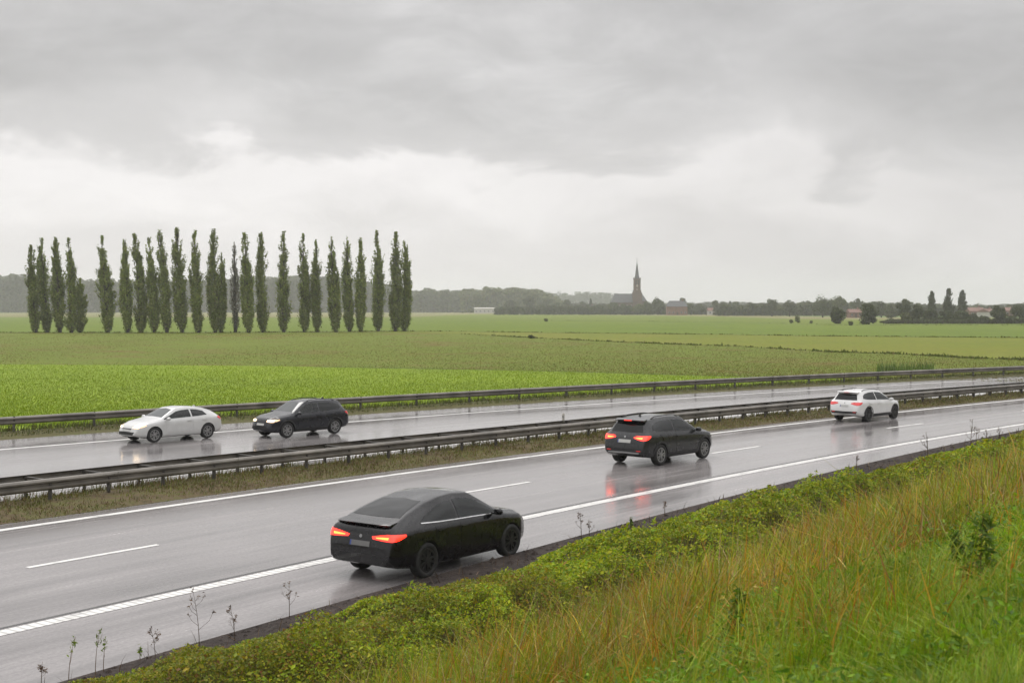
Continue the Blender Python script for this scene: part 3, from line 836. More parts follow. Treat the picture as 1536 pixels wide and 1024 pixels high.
# ------------------------------------------------------------------ single weeds on the bank
def weed(px, py, hgt, kind, label, z_guess=.1, name='weed'):
    # walk the ray down to the bank
    best = None
    for Y in np.arange(4, 90, .05):
        X = (px - CX) / F * Y; zr = EYE - (py - HY) / F * Y
        u, v = to_uv(X, Y); d = float(vline('A', np.array(u)) - v)
        hz_ = float(bank_h(np.array(d), np.array(u))) + ZR if d > 0 else ZR
        if zr <= hz_: best = (X, Y, hz_); break
    if best is None: return
    r = random.Random(int(px * 7 + py))
    t = thing(name, label, 'weed', best, r.uniform(0, 6.28))
    st = MB(); L_ = []
    lean = (r.uniform(-.12, .12) * hgt, r.uniform(-.12, .12) * hgt)
    def stalk(k): return Vector((lean[0] * k * k, lean[1] * k * k, hgt * k))
    th = max(.003, .0024 * best[1] / 9)
    st.tube([stalk(k / 5) for k in range(6)], [th * (1.2 - .8 * k / 5) for k in range(6)], 5)
    tips = [stalk(1)]
    nb = {'dry': 7, 'leafy': 4, 'sprig': 3, 'bushy': 9}[kind]
    for b in range(nb):
        k = r.uniform(.3, .95); a = r.uniform(0, 6.28); ln = hgt * r.uniform(.12, .34) * (1.15 - k)*1.3
        p0 = stalk(k); p1 = p0 + Vector((math.cos(a) * ln * .6, math.sin(a) * ln * .6, ln * .5)); p2 = p1 + Vector((math.cos(a) * ln * .25, math.sin(a) * ln * .25, ln * .5))
        st.tube([p0, p1, p2], [th * .7, th * .5, th * .35], 4); tips += [p2]
    if kind != 'dry': st.build('stem', M['stem'], t)
    P = []; 
    if kind == 'dry':
        for q in tips:
            for _ in range(r.randint(5, 8)): P.append(q + Vector((r.gauss(0, .012), r.gauss(0, .012), r.gauss(0, .02))))
        n = len(P); col = tints(n, [(.11, .06, .03), (.16, .10, .05), (.07, .045, .03)], [1, 1, 1]); s = rng.uniform(.010, .022, n); nm = 'seed_head'
    else:
        m_ = {'leafy': 110, 'sprig': 26, 'bushy': 230}[kind]
        for _ in range(m_):
            k = r.uniform(.12 if kind != 'sprig' else .6, 1.0); a = r.uniform(0, 6.28); rr = hgt * (.20 if kind == 'bushy' else .10) * r.random() ** .6 * (1.25 - k) + .012
            P.append(stalk(k) + Vector((math.cos(a) * rr, math.sin(a) * rr, r.gauss(0, .02))))
        n = len(P); col = tints(n, [(.085, .15, .010), (.11, .18, .012), (.07, .12, .010)] if kind != 'sprig' else [(.12, .18, .02), (.17, .22, .02)], [1] * (3 if kind != 'sprig' else 2))
        s = rng.uniform(.018, .034, n) * (1 if kind != 'sprig' else .8); nm = 'leaves'
    P = np.array([tuple(p) for p in P]); N = rng.normal(0, .5, (n, 3)) + np.array([0, 0, .7])
    V, Fq, cc = leafquads(P, N, s, col, 3.2, .6)
    if kind == 'dry':
        SV = np.array([tuple(v) for v in st.v]); n0_ = len(SV)
        me_ = np_mesh('stalk', np.concatenate([SV, V]), [np.array([f_ for f_ in st.f if len(f_) == 4]), Fq + n0_], col=np.concatenate([np.tile([.10, .065, .035], (n0_, 1)), cc]))
        link('stalk', me_, M['leaf'], t)
    else: link(nm, np_mesh(nm, V, Fq, col=cc), M['leaf'], t)

for a in [
    (299, 972, .86, 'dry', 'tall dry brown weed with drooping seed heads against the road at lower left'),
    (352, 962, .52, 'dry', 'single bent dry stalk just right of the tallest lower left weed'),
    (233, 990, .44, 'dry', 'short reddish dry weed left of the tallest lower left weed'),
    (103, 1022, .58, 'sprig', 'green sprig on a bare stem, leftmost leafy one at the lower left corner'),
    (143, 1012, .62, 'sprig', 'upright green sprig, middle of the three by the lower left corner'),
    (155, 1008, .45, 'sprig', 'small green sprig leaning right by the lower left corner'),
    (62, 1024, .22, 'dry', 'tiny brown seed stalk at the lower left corner'),
    (210, 992, .20, 'sprig', 'low green sprig between the taller sprigs and the dry weeds at lower left'),
    (434, 925, .55, 'dry', 'thin rust coloured stalk at the soil edge left of the nearest black car'),
    (872, 806, .50, 'dry', 'pale yellow branching dry weed on the road edge ahead of the nearest black car'),
    (884, 806, .36, 'dry', 'small pale dry weed touching the yellow branching weed at the road edge'),
    (947, 792, .22, 'leafy', 'small green leafy tuft plant on the soil edge below the red light reflection'),
    (997, 774, .34, 'dry', 'two pronged thin dry weed at the road edge below the dark grey car'),
    (1284, 703, .40, 'dry', 'thin dark weed at the road edge left of the tall dry weeds at right'),
    (1392, 690, .90, 'dry', 'slanting dry weed left of the tall dry cluster at upper right of the bank'),
    (1456, 676, 1.05, 'dry', 'tallest dry weed of the cluster at the upper right of the bank'),
    (1464, 680, .85, 'dry', 'second dry weed close beside the tallest one at the upper right'),
    (1480, 672, .62, 'dry', 'short dry weed right of the tallest dry one at the upper right'),
    (1500, 665, .60, 'dry', 'dry weed with dark seed head near the right edge of the bank'),
    (1470, 905, .62, 'bushy', 'tall dark green leafy weed standing in the lush grass at right'),
    (1440, 870, .36, 'bushy', 'shorter dark green weed left of the tall leafy one at right'),
    (1100, 990, .52, 'bushy', 'dark green cone shaped weed standing alone in golden grass at lower centre'),
]: weed(*a)

# ------------------------------------------------------------------ trees
def tree_obj(name, label, cat, loc, group, crown, trunk, rz=0.0):
    t = thing(name, label, cat, loc, rz, group)
    V, Fq, cc = crown
    link('crown', np_mesh('crown', V, Fq, col=cc), M['treeleaf'], t)
    trunk.build('trunk', M['bark'], t, True)
    return t

def poplar(h, w, lean, dens=1.0, leaders=2, cols=None, leaf=.34):
    """fastigiate poplar: a few steep leaders, each clothed in short rising tufts"""
    tr = MB()
    def axis(k): return np.array([lean * k, 0, h * k])
    tr.tube([axis(k / 8) for k in range(9)], [.34 * (1 - k / 8) + .03 for k in range(9)], 7)
    def env(k):
        return w / 2 * np.interp(k, [0, .03, .10, .24, .50, .70, .86, .95, 1.0], [.18, .40, .80, 1.06, 1.10, .98, .66, .34, .05])
    Ps = []; Ns = []
    sc = h / 20.0
    nb = int(240 * (1 if dens > .5 else .6))
    ph = rng.uniform(0, 6.28, 3); side = [(rng.uniform(0, 6.28), rng.uniform(.70, .90)) for _ in range(leaders)]
    for b in range(nb):
        lead = rng.integers(0, leaders + 1); k0 = rng.uniform(.01, .95) ** 1.12; a = rng.uniform(0, 2 * np.pi)
        off = np.zeros(3); top = 1.0
        if lead < leaders:
            la, top = side[lead]; off = np.array([math.cos(la), math.sin(la), 0]) * env(min(k0, .9)) * .45 * min(1, k0 * 4); k0 *= top
        ln = h * rng.uniform(.05, .12); k1 = min(top, k0 + ln / h)
        wob = 1 + .09 * math.sin(a * 2 + ph[0] + k0 * 9) + .08 * math.sin(a + ph[1] - k0 * 17)
        rad = env(k1 / top * .97) * wob * rng.uniform(.40, 1.08) * (1 if lead == leaders else .65)
        dr_ = np.array([math.cos(a), math.sin(a), 0])
        p0 = axis(k0) + off; p1 = axis(k0 * .6 + k1 * .4) + off + dr_ * rad * .8; p2 = axis(k1) + off + dr_ * rad
        if b % 2 == 0: tr.tube([axis(max(0, k0 - .05)) , p1, p2], [.06, .05, .02], 4)
        m = max(4, int(36 * dens * (1.35 - .75 * k0)))
        s = rng.uniform(.35, 1.12, m)[:, None]
        q = (1 - s) ** 2 * p0 + 2 * s * (1 - s) * p1 + s ** 2 * p2
        g = rng.normal(0, 1, (m, 3)) * np.array([.165, .165, .36]) * sc * (1.3 - .8 * k0)
        Ps.append(q + g); Ns.append(g * 2 + dr_ + np.array([0, 0, .2]))
    P = np.concatenate(Ps); N = np.concatenate(Ns); ok = (P[:, 2] > .12) & (P[:, 2] < h * 1.012); P = P[ok]; N = N[ok]
    cols = cols or [(.17, .21, .04), (.205, .24, .052), (.14, .175, .036), (.25, .27, .085)]
    return leafquads(P, N, rng.uniform(.65, 1.25, len(P)) * leaf, tints(len(P), cols, [4, 3, 3, 1][:len(cols)], .18) * rng.uniform(.82, 1.2), 1.6, .7), tr

def broadleaf(h, w, n=1400, leaf=.7, cols=None, base=.12, lobes=13, flat=1.0, depth=None, gaps=0.0):
    depth = depth or w
    tr = MB(); tr.tube([(0, 0, 0), (0, 0, h * .3), (w * .02, 0, h * .6)], [h * .028 + .08, h * .02 + .05, .05], 7)
    C_ = []; Rr = []
    for k in range(lobes):
        a = rng.uniform(0, 6.28); zz = rng.uniform(0, 1) ** .8
        prof = math.sin(math.pi * min(1, .14 + .74 * zz)) ** .7
        rad = rng.uniform(.15, 1) ** .5 * prof * .62
        C_.append((math.cos(a) * w / 2 * rad, math.sin(a) * depth / 2 * rad, h * (base + .17 + (1 - base - .36) * zz * flat))); Rr.append(rng.uniform(.13, .28) * min(w, h * 1.1))
        if k < 6: tr.tube([(0, 0, h * rng.uniform(.15, .35)), tuple(np.array(C_[-1]) * np.array([.5, .5, .85])), C_[-1]], [h * .012 + .04, h * .008 + .03, .03], 5)
    C_ = np.array(C_); Rr = np.array(Rr)
    k = rng.integers(0, lobes, n); dv = rng.normal(0, 1, (n, 3)); dv /= np.linalg.norm(dv, axis=1)[:, None]
    P = C_[k] + dv * (Rr[k] * rng.uniform(.55, 1.08, n))[:, None] * np.array([1, 1, .85])
    P[:, 2] = np.clip(np.abs(P[:, 2]), max(0, h * base * .6), h * 1.0)
    cols = cols or [(.05, .065, .024), (.065, .08, .03), (.042, .054, .022), (.08, .09, .036)]
    return leafquads(P, dv + np.array([0, 0, .25]), rng.uniform(.7, 1.3, n) * leaf, tints(n, cols, [4, 3, 3, 1][:len(cols)], .15), 1.3, .55), tr

def conifer(h, w, n=900, leaf=.6):
    tr = MB(); tr.tube([(0, 0, 0), (0, 0, h * .95)], [h * .03, .03], 6)
    k = rng.uniform(.06, 1, n) ** 1.2; a = rng.uniform(0, 6.28, n); ring = .7 + .3 * np.abs(np.sin(k * 23))
    r = w / 2 * (1 - k) * ring * rng.uniform(.5, 1.05, n) + .1
    P = np.stack([np.cos(a) * r, np.sin(a) * r, h * k - r * .2], -1)
    N = np.stack([np.cos(a), np.sin(a), .6 * np.ones(n)], -1)
    return leafquads(P, N, rng.uniform(.7, 1.3, n) * leaf, tints(n, [(.032, .042, .022), (.045, .055, .027)], [1, 1], .15), 1.4, .5), tr

GP = 'poplars standing in a row across the field'
PS = [  # base x, base y, top x, top y, width, density, label
    (54, 499, 45.6, 368, 19, 1, 'leftmost poplar of the long row, shorter with a rounded pointed top'),
    (70.8, 498.5, 61.7, 358, 20, 1, 'slim poplar squeezed second from the left end of the row'),
    (90, 499, 83, 356.5, 21, 1, 'broad poplar third from the left end, tallest of the left clump'),
    (107, 499, 103, 358.5, 19, .8, 'airy poplar with visible trunk, directly left of the small half height poplar'),
    (121, 498.5, 119.5, 418, 18, 1, 'small half height poplar at the right end of the left clump'),
    (162, 499, 152, 355, 23, 1, 'wide poplar standing alone in the gap right of the left clump'),
    (192, 499, 187.5, 360, 20, 1, 'poplar just right of the lone wide one, first after the gap'),
    (212, 499, 202, 352, 21, 1, 'leaning poplar two places right of the lone wide one'),
    (232, 499, 223.5, 357, 20, 1, 'shorter narrow poplar left of the tall thin leaning one'),
    (250.5, 499, 239, 346, 19, .8, 'tall thin leaning poplar with open crown left of the tallest one'),
    (273, 499, 265, 343, 22, 1, 'tallest poplar of the whole row, wide and dense at the foot'),
    (298, 499, 292, 346.5, 19, .95, 'even slender poplar directly right of the tallest one'),
    (323, 499, 320, 345, 21, 1, 'tall dense poplar with a shorter companion against its right side'),
    (331.5, 498.5, 333, 378.6, 13, .9, 'short poplar pressed against the right side of a tall dense one'),
    (353, 498.5, 351.5, 362, 15, .48, 'thin sparse greyish poplar, barest of the row'),
    (373, 499, 366.7, 350.7, 19, 1, 'poplar immediately right of the sparse greyish one'),
    (395, 498.5, 391, 350, 19, .9, 'poplar with a split top two places right of the sparse one'),
    (425.5, 498, 424.7, 348, 20, 1, 'straight poplar standing alone between wider gaps at the middle of the row'),
    (456.7, 498, 454, 351, 19, .95, 'twin topped poplar with a smaller slim one close on its right'),
    (475.5, 498, 473.6, 361, 16, 1, 'smaller slim poplar close to the right of the twin topped one'),
    (504, 498, 496, 355.7, 18, 1, 'poplar leaning left with a bent foot, seventh from the right end'),
    (524.4, 497.5, 520, 353, 18, 1, 'double pointed poplar right of the one with a bent foot'),
    (541, 497.5, 541, 358.5, 15, .9, 'narrow short poplar left of the tall single one near the right end'),
    (567.4, 496.5, 565.6, 346.6, 18.5, 1, 'tall single poplar left of the touching pair at the right end'),
    (593, 497, 593.4, 349, 21, 1.15, 'left and taller tree of the touching pair of poplars at the right end'),
    (606, 496.5, 608, 361.7, 19, 1.15, 'rightmost poplar of the row, shorter tree of the touching pair'),
]
for bx, by, tx, ty, wd, dn, lab in PS:
    q = at(bx, by); s = q[1] / F
    sparse = dn < .5
    c, tr = poplar((by - ty) * s, wd * s, (tx - bx) * s, dn, cols=[(.15, .14, .10), (.17, .16, .12), (.12, .12, .08)] if sparse else None, leaf=.22 if sparse else .27)
    tree_obj('poplar_tree', lab, 'tree', tuple(q), GP, c, tr)

dark = [(.065, .078, .028), (.08, .092, .034), (.054, .065, .026)]
mid = [(.075, .09, .034), (.09, .105, .04), (.062, .076, .03)]
lite = [(.11, .125, .045), (.13, .145, .052), (.09, .105, .038)]
def place(kind, x, ytop, wpx, D, label, cols=None, n=1300, group='trees around the village', lobes=12, base=.1, nm='broadleaf_tree'):
    q = far(x, D); s = D / F; h = EYE + (HY - ytop) * s; w = wpx * s * 1.12; lf = max(.45, D / 1333 * 1.3)
    if kind == 'b': c, tr = broadleaf(h, w, n, lf, cols or mid, base, lobes)
    elif kind == 'c': c, tr = conifer(h, w, n, lf); nm = 'conifer_tree'
    else:
        c, tr = poplar(h, w, 0, 1.1, 1, cols=cols or dark, leaf=lf * .75); nm = 'poplar_tree'
    return tree_obj(nm, label, 'tree', tuple(q), group, c, tr)
T = [
    ('b', 764, 449, 22, 1150, 'dark round tree right of the long white barn', dark),
    ('b', 793, 441, 19, 1150, 'dark tree with tall oval crown in front of the wooded hump', dark),
    ('b', 817, 443, 30, 1250, 'bushy tree at the right foot of the wooded hump', mid),
    ('b', 806, 456, 26, 1150, 'low pale bush like tree left of the dark tree by the village edge', lite),
    ('b', 832, 453, 22, 1150, 'low bushy tree between the hump and the dark village edge tree', mid),
    ('b', 852, 448, 18, 1120, 'dark upright tree at the left edge of the village', dark),
    ('b', 873, 451, 16, 1150, 'dark grey green tree left of the small conifer', dark),
    ('c', 886, 448.5, 10, 1150, 'small pointed conifer left of the church', None),
    ('b', 902, 455, 20, 1120, 'low dark tree left of the church roof', dark),
    ('b', 921, 452, 26, 1000, 'rounded tree below the left end of the church roof', mid),
    ('b', 938, 455, 26, 990, 'low green tree in front of the church nave', mid),
    ('b', 956, 455.5, 24, 985, 'bushy tree directly below the church tower', lite),
    ('b', 972, 451.5, 24, 985, 'tree below the right end of the church roof', mid),
    ('b', 986, 445, 20, 990, 'tallest dark tree right of the church', dark),
    ('b', 992, 453, 14, 985, 'low tree between the tall dark one and the brick farmhouse', dark),
    ('b', 1023, 444, 12, 1150, 'open crowned tree rising behind the farmhouse roof', mid),
    ('b', 1037, 452, 26, 980, 'rounded bushy tree right of the brick farmhouse', mid),
    ('b', 1052, 454, 20, 1000, 'small grey green tree left of the mushroom shaped one', mid),
    ('b', 1072.5, 447.5, 12, 960, 'slender mushroom shaped tree beside the pale cottage', dark),
    ('b', 1085, 454, 16, 980, 'low tree right of the mushroom shaped one', mid),
    ('c', 1095, 452, 11, 980, 'pointed tree right of the pale cottage', None),
    ('b', 1110, 456, 24, 900, 'low wide tree in the hedge line right of the pale cottage', mid),
    ('b', 1134, 456, 26, 880, 'low wide tree left of the first dark oval tree', mid),
    ('b', 1158, 446, 19, 800, 'first dark oval tree of the pair right of the village', dark),
    ('b', 1184.5, 449, 20, 800, 'second dark oval tree of the pair, with spiky top', dark),
    ('b', 1203, 453, 18, 900, 'paler tree right of the dark oval pair', lite),
    ('b', 1212, 452.5, 15, 880, 'small paler tree left of the great round tree', lite),
    ('b', 1234, 441.5, 32, 700, 'great round tree left of the open topped tree', mid),
    ('b', 1260, 440, 28, 760, 'wide open topped tree behind the small dark field tree', lite),
    ('b', 1257, 458, 21, 425, 'small dark tree standing alone at the field edge', dark),
    ('b', 1287, 449, 25, 800, 'flat topped tree behind the red brick cottage', mid),
    ('b', 1303.6, 453.4, 33, 410, 'dense rounded tree at the field edge right of the red cottage', mid),
    ('b', 1322, 450, 20, 700, 'grey green tree behind the dense rounded field tree', mid),
    ('b', 1337, 456, 22, 650, 'low tree in the gap right of the dense rounded field tree', mid),
    ('b', 1355.5, 444.5, 24, 520, 'tall round topped tree left of the three short poplars', dark),
    ('b', 1374, 453.5, 22, 430, 'dark spreading tree in front of the tall round topped one', dark),
    ('b', 1358, 468, 18, 425, 'pale green shrub at the foot of the dark spreading tree', lite),
    ('b', 1396, 462, 28, 435, 'rounded hedge tree under the first short poplar', mid),
    ('b', 1419, 465, 30, 435, 'rounded hedge tree under the tallest short poplar', dark),
    ('b', 1442, 466, 28, 435, 'rounded hedge tree under the third short poplar', mid),
    ('b', 1459, 470, 22, 435, 'low shrub at the right end of the poplar hedge', dark),
    ('p', 1398, 437, 11, 560, 'left and smallest of three short poplars at right', dark),
    ('p', 1423.5, 433, 13, 560, 'middle and tallest of three short poplars at right', dark),
    ('p', 1444, 435.6, 12, 560, 'right hand one of three short poplars at right', dark),
    ('b', 1474, 473, 22, 425, 'low round shrub left of the oval tree near the right edge', mid),
    ('b', 1498.6, 455, 23, 425, 'dark oval tree near the right edge of the fields', dark),
    ('b', 1486, 457, 20, 800, 'grey tree behind the houses near the right edge', mid),
    ('b', 1517, 474, 20, 425, 'low bush right of the dark oval tree at the right edge', mid),
    ('b', 1534, 452, 40, 480, 'big dark tree cut by the right edge of the view', dark),
    ('b', 1575, 455, 30, 450, 'tree beyond the big dark one at the right edge', mid),
]
for a in T:
    kind, x, yt, w, D, lab, cols = a
    big = D < 600
    place(kind, x, yt, w, D, lab, cols, n=2600 if big else 1300, lobes=20 if big else 13, base=(-.06 if big else .0) if yt > 444 else .10)
# little bushes out in the fields
for x, y, yt, w, lab in [(819, 482, 477, 8, 'tiny dark bush alone on the ditch in front of the village'), (1196.5, 484, 472.5, 12, 'small bush on the ditch in front of the dark oval pair'),
                        (1187, 484.5, 479, 7, 'lower bush touching the left side of the small ditch bush'), (1217, 485, 481, 7, 'tiny bush on the ditch below the great round tree'), (1276, 488, 480.5, 9, 'small bush between the lone dark tree and the rounded field tree'),
                        (797, 507.5, 502.5, 18, 'low bramble on the near ditch at centre')]:
    q = at(x, y); s = q[1] / F
    c, tr = broadleaf((y - yt) * s, w * s, 420, .30, lite, -.1, 9)
    tree_obj('bush', lab, 'bush', tuple(q), None, c, tr)

# woods too far off to tell their trees apart
def wood(name, label, prof, D0, D1, wt, leaf, cols, x0, x1, per=330, rows=4, jag=.9):
    Vs = []; Fs = []; Cs = []; base = 0
    for rI in range(rows):
        D = D0 + (D1 - D0) * rI / max(1, rows - 1); s = D / F
        x = x0 + rng.uniform(0, wt)
        while x < x1:
            yt = float(np.interp(x, [p[0] for p in prof], [p[1] for p in prof])) + rng.normal(0, jag) + (rows - 1 - rI) * (1.0 if rows > 1 else 0)
            h = EYE + (HY - yt) * s; w = wt * s * rng.uniform(.8, 1.35)
            n = per; nl = 5
            lob = rng.normal(0, 1, (nl, 3)) * np.array([w * .24, w * .2, h * .10]) + np.array([0, 0, h * .76])
            k = rng.integers(0, nl, n); dv = rng.normal(0, 1, (n, 3)); dv /= np.linalg.norm(dv, axis=1)[:, None]
            P = lob[k] + dv * np.array([w * .3, w * .3, h * .17]) * rng.uniform(.7, 1.05, (n, 1))
            # understorey and stems down to the ground
            low = rng.uniform(0, 1, n) < .5
            P[low, 2] = rng.uniform(0, h * .7, low.sum()); P[:, 2] = np.minimum(P[:, 2], h)
            P += far(x, D)
            V, Fq, cc = leafquads(P, dv + np.array([0, 0, .3]), rng.uniform(.7, 1.3, n) * leaf, tints(n, cols, [1] * len(cols), .12) * rng.uniform(.85, 1.15), 1.2, .5)
            Vs.append(V); Fs.append(Fq + base); Cs.append(cc); base += len(V)
            x += wt * rng.uniform(.55, .95)
    o = link(name, np_mesh(name, np.concatenate(Vs), np.concatenate(Fs), col=np.concatenate(Cs)), M['treeleaf'])
    tag(o, label, 'wood', kind='stuff')
wood('distant_wood', 'grey green wood along the horizon behind the poplar row', [(-300, 414), (0, 412), (40, 411), (90, 415), (130, 420), (290, 420.5), (360, 417.5), (437, 414.5), (507, 416), (549, 421), (580, 427), (622, 436), (653, 434), (690, 436)], 1480, 1650, 17, 2.7, [(.08, .098, .034), (.095, .112, .042), (.068, .082, .03)], -260, 700, 560, 4)
wood('distant_wood', 'rounded hump of wood behind the white barn', [(685, 437), (700, 434), (731, 431.5), (772, 432.5), (803, 434.5), (822, 441), (845, 449)], 1420, 1560, 16, 2.5, [(.11, .125, .038), (.13, .145, .045), (.09, .105, .034)], 688, 842, 420, 4)
wood('distant_wood', 'very pale hazy line of trees left of the church', [(790, 441), (825, 438.5), (860, 439.5), (890, 438), (920, 441), (945, 446)], 2450, 2650, 14, 3.0, [(.06, .07, .03), (.07, .08, .035)], 800, 945, 300, 3)
wood('distant_wood', 'faint far tree line along the horizon from the church to the right edge', [(600, 452), (960, 455), (1000, 454), (1080, 453), (1200, 455), (1330, 455), (1400, 458), (1536, 457), (1900, 456)], 1500, 1900, 14, 2.2, [(.05, .062, .028), (.06, .072, .032), (.07, .08, .035)], 840, 1900, 260, 3)
wood('distant_wood', 'grey green belt of trees behind the cottages right of the village', [(1070, 456), (1100, 455.5), (1140, 456), (1200, 455), (1240, 452), (1300, 453), (1340, 456), (1400, 458), (1480, 460), (1560, 457), (1700, 456)], 860, 980, 11, 1.3, [(.075, .088, .032), (.06, .072, .028), (.09, .105, .036)], 1075, 1700, 330, 3, 2.2)
wood('hedge', 'grey hedge line at the foot of the village and the far wood', [(690, 461), (840, 459), (900, 458), (1000, 461), (1100, 459), (1180, 461), (1330, 466), (1560, 467)], 1000, 1080, 11, 1.3, [(.07, .082, .03), (.058, .068, .028)], 745, 1240, 240, 2)
wood('hedge', 'low hedge under the trees at the right edge of the fields', [(1190, 478), (1300, 480), (1350, 479), (1560, 477), (1700, 476)], 425, 445, 9, .55, [(.065, .08, .028), (.08, .095, .034)], 1325, 1640, 170, 2)

# ------------------------------------------------------------------ buildings
def roof_gable(L_, W_, z0, z1, over=.4, hipl=0.0, hipr=0.0):
    """ridge along x"""
    x0, x1, y0, y1 = -L_ / 2 - over, L_ / 2 + over, -W_ / 2 - over, W_ / 2 + over
    V = [(x0, y0, z0), (x1, y0, z0), (x1, y1, z0), (x0, y1, z0), (x0 + hipl, 0, z1), (x1 - hipr, 0, z1)]
    return MB().add(V, [(0, 1, 5, 4), (2, 3, 4, 5), (3, 0, 4), (1, 2, 5), (3, 2, 1, 0)])
def walls_gable(L_, W_, z0, zr, gable=True):
    x, y = L_ / 2, W_ / 2
    m = MB().box((0, 0, z0 / 2), (L_, W_, z0))
    if gable:
        for s in (-1, 1):
            m.add([(s * x, -y, z0), (s * x, y, z0), (s * x, 0, zr - .25), (s * (x - .3), -y, z0), (s * (x - .3), y, z0), (s * (x - .3), 0, zr - .25)], [(0, 1, 2), (3, 4, 5), (0, 2, 5, 3), (1, 2, 5, 4)])
    return m
def win(parent, x, y, z, w, h, mat=None, name='window', face=-1):
    f = MB().box((x, y + face * .04, z), (w, .12, h)).build(name, mat or M['palewall'], parent)
    MB().box((x, y + face * .11, z), (w * .78, .04, h * .8)).build('pane', M['window'], f)
    return f
def house(x, D, wpx, yr, ye, label, wall, roof, dep=8, rz=0.0, hip=.0, nw=3, chim=True, door=True, name='house', cat='house', over=.4):
    s = D / F; q = far(x, D); L_ = wpx * s; zr = EYE + (HY - yr) * s; ze = EYE + (HY - ye) * s
    t = thing(name, label, cat, tuple(q), rz)
    walls_gable(L_, dep, ze, zr, hip == 0).build('wall', wall, t)
    rf = roof_gable(L_, dep, ze + .003, zr, over, hip, hip).build('roof', roof, t)
    if chim: MB().box((L_ * .3, 0, zr + .2), (.8, .8, 1.6)).build('chimney', M['redbrick'], rf)
    for k in range(nw):
        xx = -L_ / 2 + L_ * (k + .5) / nw
        if door and k == nw // 2:
            MB().box((xx, -dep / 2 - .03, 1.05), (1.1, .1, 2.1)).build('door', M['doorwood'], t)
        else: win(t, xx, -dep / 2, min(ze * .55, 1.9), min(1.3, L_ / nw * .5), min(1.3, ze * .4))
    return t

# church
D = 1080; s = D / F; q = far(955.5, D)
ch = thing('church', 'dark brick village church with tall pointed spire and long slate roof', 'church', tuple(q))
zz = lambda y: EYE + (HY - y) * s
xx = lambda x: (x - 955.5) * s
# nave: long axis across the view
nl, nr_ = xx(918), xx(953); ze, zr = zz(453.5), zz(440.3)
nb = MB().box(((nl + nr_) / 2 + .5, 7, ze / 2), (nr_ - nl - 1, 12, ze)); nb.build('nave', M['church'], ch)
rf = MB(); x0, x1 = nl - .6, nr_ + .4; y0, y1 = .4, 13.6
rf.add([(x0, y0, ze), (x1, y0, ze), (x1, y1, ze), (x0, y1, ze), (x0 + 3.4, 7, zr), (x1, 7, zr)], [(0, 1, 5, 4), (2, 3, 4, 5), (3, 0, 4), (1, 2, 5), (3, 2, 1, 0)])
rf.build('roof', M['slate'], ch)
# choir on the right of the tower
cl, cr_ = xx(958), xx(970); ze2, zr2 = zz(451.5), zz(440.8)
MB().box(((cl + cr_) / 2, 7, ze2 / 2), (cr_ - cl, 10, ze2)).build('choir', M['church'], ch)
rf = MB(); rf.add([(cl - .3, 1.4, ze2), (cr_ + .5, 1.4, ze2), (cr_ + .5, 12.6, ze2), (cl - .3, 12.6, ze2), (cl - .3, 7, zr2), (cr_ - 2.9, 7, zr2)], [(0, 1, 5, 4), (2, 3, 4, 5), (3, 0, 4), (1, 2, 5), (3, 2, 1, 0)])
MBt = rf.build('roof', M['slate'], ch)
MB().tube([(cr_ - 3, 7, zr2 - .2), (cr_ - 3, 7, zr2 + 1.2)], [.12, .04], 5).build('finial', M['slate'], MBt)
tw = 5.4; zt1, zt2 = zz(435.5), zz(418.3)
lowt = MB().box((0, 0, zt1 / 2), (tw + .9, tw + .9, zt1)); lowt.box((0, 0, zt1 + .15), (tw + 1.2, tw + 1.2, .3))
for sx_ in (-1, 1):
    for sy in (-1, 1): lowt.box((sx_ * (tw / 2 + .5), sy * (tw / 2 + .5), zt1 * .46), (.9, .9, zt1 * .92))
twr = lowt.box((0, 0, (zt1 + zt2) / 2), (tw, tw, zt2 - zt1 - .01)).box((0, 0, zt2 + .05), (tw + .5, tw + .5, .5)).build('tower', M['church'], ch)
for sx_ in (-1, 1):
    for sy in (-1, 1): MB().box((sx_ * (tw / 2 - .1), sy * (tw / 2 - .1), zt2 + .7), (.7, .7, .9), 0, .2).build('pinnacle', M['church'], twr)
spb, spt = zt2 + .3, zz(391.3)
MB().lathe([(2.05, spb), (1.95, spb + .5), (1.55, spb + 2.6), (.05, spt)], 8).build('spire', M['slate'], ch)
MB().tube([(0, 0, spt - .3), (0, 0, zz(386.5))], [.10, .05], 6).box((0, 0, zz(388.0)), (1.1, .10, .12)).lathe([(0, spt), (.28, spt + .15), (.28, spt + .35), (0, spt + .5)], 8).build('cross', M['slate'], ch)
for dx in (-1.0, 1.0):
    f = MB().box((dx, -tw / 2 - .04, zz(424)), (.95, .14, 4.0)).build('belfry_opening', M['window'], twr)
MB().box((-.15, -tw / 2 - .06, zz(428.6)), (1.0, .16, 1.9)).build('louvre', M['louvre'], twr)
MB().box((-.25, -tw / 2 - .06, zz(434.0)), (.8, .16, 1.0)).build('louvre', M['louvre'], twr)
for k in range(5):
    win(ch, nl + 2.6 + k * (nr_ - nl - 4) / 4.6, 1, ze * .55, 1.2, 4.4, M['louvre'])

